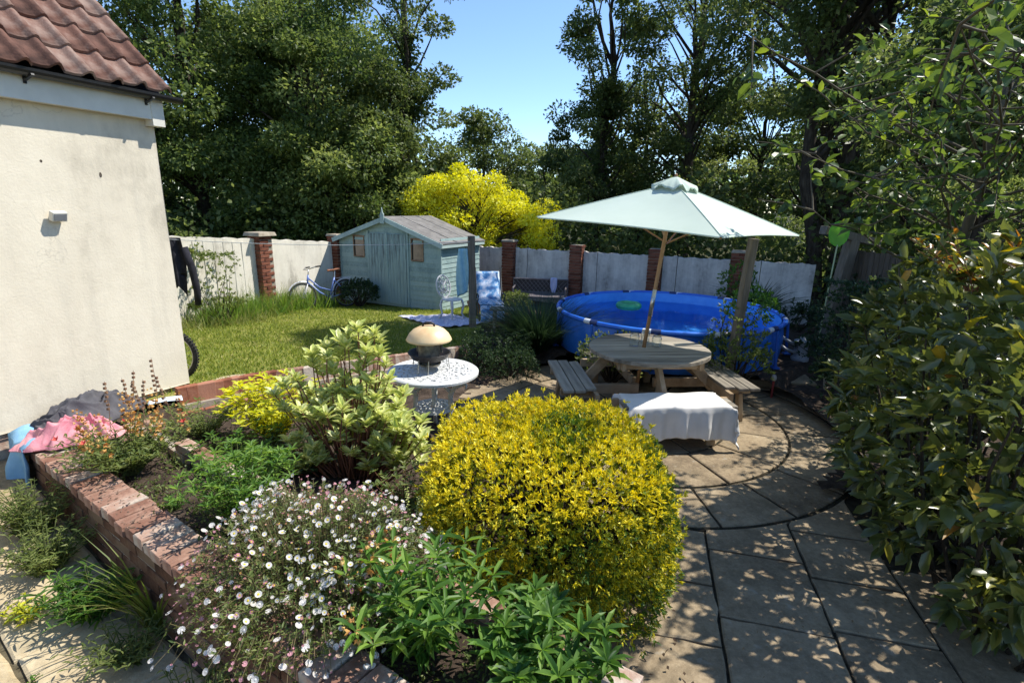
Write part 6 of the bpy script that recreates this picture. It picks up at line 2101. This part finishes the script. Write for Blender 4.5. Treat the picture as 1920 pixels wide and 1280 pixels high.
leaf_objects(ft, P, Dn, unit(rng.normal(size=P.shape) * .7 + np.array([0, 0, .8])), Ls, Ls * .5, LMO['fruit'], LM['fruit'], np.clip(rng.normal(.5, .24, len(P)), 0, 1), 'oval', 300)

# ---------------------------------------------------------------- other shrubs
def blob_bush(name, label, loc, r, n, k, L, W, kind, cat='shrub', shape='kite', tone=0.0, group='garden shrubs', spread=.9, twig=True, zc=None):
    e = empty(name, loc, label=label, cat=cat, group=group)
    d = rand_dirs(n)
    d[:, 2] = np.abs(d[:, 2]) * 1.0 - .25
    rr_ = rng.uniform(.35, 1.05, n) ** .6
    C = d * rr_[:, None] * np.array(r) + np.array([0, 0, zc if zc is not None else r[2] * .35])
    C += .12 * np.array(r) * np.sin(C * 7)
    C = C[C[:, 2] > 0]
    Nn = unit(C + np.array([0, 0, .1]))
    P, Dn, Nv, Ls, Ws = sprigs(C, Nn, k, L, W, spread)
    obj('foliage', leaf_mesh('foliage', P, Dn, Nv, Ls, Ws, np.clip(rng.normal(.5 + tone, .24, len(P)), 0, 1), shape), LM[kind], e)
    if twig:
        tw = MB()
        for i in range(26):
            q = Vector(C[random.randrange(len(C))])
            pl_, rl_ = limb((q.x * .15, q.y * .15, -.05), q, .014, .003, .1, 5)
            tw.tube(pl_, rl_, 5, cap=False)
        obj('twigs', tw, M_bark, e)
    return e
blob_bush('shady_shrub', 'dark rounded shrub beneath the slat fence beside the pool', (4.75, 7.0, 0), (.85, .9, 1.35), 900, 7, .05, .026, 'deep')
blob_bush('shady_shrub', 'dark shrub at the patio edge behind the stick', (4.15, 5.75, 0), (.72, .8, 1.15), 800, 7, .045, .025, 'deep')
blob_bush('light_shrub', 'light green small-leaved shrub rising above the glossy hedge', (4.5, 4.9, .2), (1.0, 1.0, 2.6), 1500, 7, .05, .024, 'olive', tone=.05)
blob_bush('light_shrub', 'yellow-green climber at the upper edge of the garden side', (5.0, 3.6, .3), (1.2, 1.3, 3.4), 1700, 7, .055, .028, 'olive', tone=.15)
blob_bush('shady_shrub', 'deep green shrub filling the corner behind the net pole', (6.2, 8.6, -.1), (.9, 1.2, 1.3), 700, 7, .06, .03, 'deep')
blob_bush('shady_shrub', 'dark low growth along the foot of the back wall right of the pool', (5.6, 10.6, -.2), (1.3, .8, .75), 600, 7, .06, .03, 'deep')
blob_bush('flowering_shrub', 'low rounded shrub with tiny pale flowers left of the picnic table', (-.22, 7.45, .0), (.62, .5, .50), 900, 7, .035, .018, 'deep', tone=.18)
blob_bush('flowering_shrub', 'second low green mound beside the lawn edging and barbecue table', (-.05, 7.0, .0), (.42, .4, .36), 600, 7, .032, .016, 'deep', tone=.12)
blob_bush('pot_shrub', 'airy pale-leaved shrub standing before the pool behind the picnic table', (1.32, 6.72, .1), (.50, .32, .66), 480, 6, .035, .018, 'olive', tone=-.05)
blob_bush('post_climber', 'yellow-green climber round the foot of the grey post', (2.72, 6.30, .15), (.44, .3, .95), 420, 6, .045, .022, 'olive', tone=-.1)
blob_bush('post_climber', 'leafy vine reaching the middle of the grey post', (2.95, 6.5, .9), (.3, .25, .5), 130, 6, .05, .024, 'fresh', tone=-.25, twig=False, zc=.1)
blob_bush('shed_shrub', 'dark bushy shrub against the shed front beside the bicycle', (-3.62, 12.45, -.05), (.42, .36, .62), 480, 7, .05, .026, 'deep', tone=.05)
blob_bush('lounger_shrub', 'small green shrub with yellow flowers beside the floral lounger', (.05, 11.9, -.1), (.35, .35, .5), 260, 6, .05, .025, 'olive')
blob_bush('rose_climber', 'sparse climbing rose on the white wall beyond the house', (-5.55, 9.95, -.05), (.42, .55, 1.35), 300, 6, .05, .028, 'olive', tone=-.05)
blob_bush('rose_climber', 'reddish green shrub showing above the wall behind the house', (-6.3, 10.2, .9), (.55, .5, .9), 330, 6, .06, .03, 'olive', tone=.0)
blob_bush('wall_plant', 'small green bush peeping over the wall left of the shed', (-4.6, 15.2, .6), (.6, .4, .85), 330, 6, .06, .032, 'fresh', tone=-.2)
blob_bush('green_climber', 'fresh green climber in front of the shaded back wall by the pool', (4.35, 10.3, 0.0), (.45, .4, 1.1), 330, 6, .07, .035, 'fresh', tone=-.2)

# ornamental grass, spiky plant, grass and weeds
def grass_tuft(name, label, loc, n, h, spread, w, kind, cat='grass', group='grasses and weeds', stuff=False, curve=.0, base=.1, tone=0.0):
    a = rng.uniform(0, 6.283, n)
    rad = base * np.sqrt(rng.uniform(0, 1, n))
    P = np.c_[np.cos(a) * rad, np.sin(a) * rad, np.zeros(n)]
    lean_ = spread * rng.uniform(.1, 1, n)
    Dn = np.c_[np.cos(a) * lean_, np.sin(a) * lean_, np.full(n, h)]
    Ls = np.linalg.norm(Dn, axis=1) * rng.uniform(.6, 1.15, n)
    Nv = np.c_[-np.cos(a) * h, -np.sin(a) * h, lean_]
    Nv = unit(Nv) + rng.normal(size=(n, 3)) * .15
    o = obj(name, leaf_mesh(name, P, Dn, Nv, Ls, np.full(n, w), np.clip(rng.normal(.5 + tone, .22, n), 0, 1), 'blade'), LM[kind], matrix=Matrix.Translation(Vector(loc)))
    tag(o, label, cat, group)
    return o
grass_tuft('ornamental_grass', 'large dark fountain of ornamental grass beside the pool', (.42, 8.15, .02), 2400, .95, 1.0, .010, 'deep', tone=-.02, base=.22)
grass_tuft('spiky_plant', 'dark spiky-leaved plant between the pool and the back wall', (4.75, 10.2, .25), 130, .75, 1.0, .035, 'deep', cat='plant', base=.08, tone=.1)
def strew(name, label, pts, n, h, w, kind, tone=0.0, jit=.2, cat='weeds'):
    pts = np.array(pts, float)
    seg = np.cumsum(np.r_[0, np.linalg.norm(np.diff(pts[:, :2], axis=0), axis=1)])
    t = rng.uniform(0, seg[-1], n)
    P = np.c_[np.interp(t, seg, pts[:, 0]), np.interp(t, seg, pts[:, 1]), np.zeros(n)] + np.c_[rng.normal(size=(n, 2)) * jit, np.zeros(n)]
    P[:, 2] = [lawn_z(x, y) - .02 if y > 4.5 else 0 for x, y in P[:, :2]]
    Dn = rng.normal(size=(n, 3)) * .38 + np.array([0, 0, 1])
    Ls = h * rng.uniform(.35, 1.1, n)
    o = obj(name, leaf_mesh(name, P, Dn, unit(rng.normal(size=(n, 3))), Ls, np.full(n, w), np.clip(rng.normal(.5 + tone, .25, n), 0, 1), 'blade'), LM[kind])
    return tag(o, label, cat, kind='stuff')
strew('tall_weeds', 'tall sunlit grass and weeds along the foot of the white wall', [(-5.75, 9.7), (-5.3, 10.9), (-4.85, 11.8), (-4.4, 12.5)], 3000, .50, .013, 'fresh', .3, .2)
strew('seeding_grass', 'pale seeding grass heads standing among the weeds by the white wall', [(-5.7, 9.8), (-5.2, 11.0), (-4.6, 12.2)], 900, .72, .008, 'grassy', .2, .22)
strew('dry_weeds', 'brownish low weeds behind the house corner', [(-5.9, 9.2), (-5.4, 9.9), (-5.0, 10.4)], 900, .3, .010, 'grassy', .35, .22)
# lawn blades
n = 52000
P = np.c_[rng.uniform(-6.2, -.4, n), rng.uniform(4.8, 13.2, n) , np.zeros(n)]
def in_rug(x, y):
    cx, cy = -1.36, 10.5
    return ((x - cx) * .72 - (y - cy) * .0) ** 2 / .62 ** 2 + (y - cy) ** 2 / .5 ** 2 < 1 or (abs((x + 1.4) * .66 + (y - 10.45) * .75) < .5 and abs(-(x + 1.4) * .75 * .6 + (y - 10.45) * .66) < .75)
keep = np.array([lawn_keep(x, y) and not in_rug(x, y) for x, y, _ in P])
P = P[keep]
P[:, 2] = [lawn_z(x, y) for x, y, _ in P]
n = len(P)
patchy = .5 + .5 * np.sin(P[:, 0] * 2.1 + 1) * np.sin(P[:, 1] * 1.7)
tn = np.clip(rng.normal(.46, .22, n) + .16 * (patchy - .5), 0, 1)
lb = obj('grass', leaf_mesh('grass', P, rng.normal(size=(n, 3)) * .55 + np.array([0, 0, .8]), rng.normal(size=(n, 3)), rng.uniform(.03, .075, n), np.full(n, .012), tn, 'kite'), LM['lawnblade'])
tag(lb, 'short sunlit grass covering the lawn', 'grass', kind='stuff')

# weeds on the sandy paving beside the planter
def weed(label, loc, n, h, spread, lper, L, W, kind, tone=0.0, name='paving_weed'):
    return stem_plant(name, label, loc, n, h, spread, lper, L, W, kind, mode='mass', cat='weed', group='weeds on the side paving', up=.3, tone=tone, base_r=.08, leafless=.05)
weed('bushy green weed at the far foot of the planter under the blue towel', (-3.05, 3.02, 0), 70, .40, .32, 13, .055, .014, 'olive')
weed('sprawling fine-leaved weed on the paving in the planter shade', (-2.76, 2.76, 0), 70, .32, .34, 13, .05, .012, 'olive', .05)
weed('feathery weed with long dark leaves against the brick wall', (-2.30, 2.50, 0), 44, .32, .30, 13, .09, .016, 'fresh', -.2)
weed('low weed in the paving joint near the wall', (-1.92, 2.24, 0), 40, .22, .28, 10, .05, .012, 'olive', -.05)
weed('small yellowish weed on the open sandy paving', (-2.62, 2.45, 0), 12, .10, .14, 7, .05, .018, 'euon', -.1)
weed('weed tuft by the planter foot at the bottom edge', (-1.36, 1.86, 0), 44, .28, .28, 11, .06, .012, 'olive')
weed('tiny weed sprouting from a paving crack', (-2.32, 2.05, 0), 10, .05, .09, 6, .03, .012, 'fresh')
weed('thin weed beside the left frame edge', (-3.5, 2.9, 0), 24, .22, .22, 9, .05, .013, 'olive')
grass_tuft('grass_tuft', 'tall bright grass tuft growing against the planter wall', (-1.93, 2.46, pave_z(-1.93, 2.46)), 80, .52, .26, .012, 'grassy', base=.05, tone=.05)
# moss lines and debris on the patio
k = 900
tt = rng.uniform(0, 1, k)
rr_ = np.array([.95, 1.56, 2.15])[rng.integers(0, 3, k)]
P = np.c_[PC[0] + rr_ * np.cos(tt * 6.283), PC[1] + rr_ * np.sin(tt * 6.283), np.full(k, -.006)] + np.c_[rng.normal(size=(k, 2)) * .006, np.zeros(k)]
mo = obj('moss', leaf_mesh('moss', P, rng.normal(size=(k, 3)) * .5 + np.array([0, 0, .7]), rng.normal(size=(k, 3)), np.full(k, .014), np.full(k, .006), np.clip(rng.normal(.3, .2, k), 0, 1)), LM['deep'])
tag(mo, 'moss growing in the circular patio joints', 'moss', kind='stuff')
k = 420
P = np.c_[rng.uniform(.9, 3.4, k), rng.uniform(1.6, 7, k), np.full(k, .006)]
mo = obj('fallen_leaves', leaf_mesh('fallen_leaves', P, np.c_[rng.normal(size=(k, 2)), np.full(k, .05)], np.tile([0, 0, 1.0], (k, 1)) + rng.normal(size=(k, 3)) * .2, rng.uniform(.008, .03, k), rng.uniform(.004, .013, k), rng.uniform(.3, 1, k)), surf('dry_leaf', (.10, .06, .03), (.30, .20, .10), 8, .9, .2, 0))
tag(mo, 'small dry leaves and bits scattered over the patio slabs', 'leaves', kind='stuff')
# mulch chips in the beds
k = 3200
xy = np.c_[rng.uniform(-3.0, 3.4, k), rng.uniform(1.6, 8.6, k)]
zz = np.array([soil_z(x, y) for x, y in xy])
ok = np.array([not in_patio(x, y) and (np.array([x, y]) - PA) @ PN > .2 and not ((np.array([x, y]) - EA) @ EN > -.1 and x < 0) for x, y in xy])
P = np.c_[xy, zz + .012][ok]
k = len(P)
mu = obj('mulch', leaf_mesh('mulch', P, np.c_[rng.normal(size=(k, 2)), rng.normal(size=k) * .3], np.tile([0, 0, 1.0], (k, 1)) + rng.normal(size=(k, 3)) * .4, rng.uniform(.02, .06, k), rng.uniform(.008, .022, k), rng.uniform(0, 1, k)), surf('bark_chip', (.03, .02, .014), (.11, .075, .05), 14, .95, .1, 0, world=True))
tag(mu, 'dark bark chips lying on the planting beds', 'mulch', kind='stuff')
# crumbs of soil, petals and moss on the planter coping
k = 700
al, of = rng.uniform(0, 4.1, k), rng.uniform(-.005, .21, k) ** 1.0
P = np.c_[PA[0] + PO[0] * al + PN[0] * of, PA[1] + PO[1] * al + PN[1] * of, np.full(k, .5355)]
cr = obj('coping_crumbs', leaf_mesh('coping_crumbs', P, np.c_[rng.normal(size=(k, 2)), rng.normal(size=k) * .15], np.tile([0, 0, 1.0], (k, 1)) + rng.normal(size=(k, 3)) * .3, rng.uniform(.006, .028, k), rng.uniform(.004, .014, k), rng.uniform(0, 1, k)), surf('crumb', (.05, .035, .022), (.16, .11, .08), 30, .95, .1, 0, c3=(.34, .26, .22), world=True))
tag(cr, 'crumbs of soil and petals lying along the planter coping', 'debris', kind='stuff')
# low green growth over the planter soil
k = 5200
al = rng.uniform(.2, 3.9, k); of = rng.uniform(.14, .62, k)
den = np.sin(al * 6.1) * np.sin(of * 14 + al * 3) + .35 * rng.normal(size=k)
al, of = al[den > .05], of[den > .05]
k = len(al)
P = np.c_[PA[0] + PO[0] * al + PN[0] * of, PA[1] + PO[1] * al + PN[1] * of, .445 + .05 * rng.uniform(0, 1, k) ** 2 + .04 * (of < .2)]
gc = obj('ground_cover', leaf_mesh('ground_cover', P, rng.normal(size=(k, 3)) * .8 + np.array([0, 0, .5]), unit(rng.normal(size=(k, 3)) * .6 + np.array([0, 0, 1])), rng.uniform(.014, .04, k), rng.uniform(.007, .016, k), np.clip(rng.normal(.45, .25, k), 0, 1), 'oval'), LM['olive'])
tag(gc, 'low weeds and seedlings covering the soil inside the brick planter', 'weeds', kind='stuff')
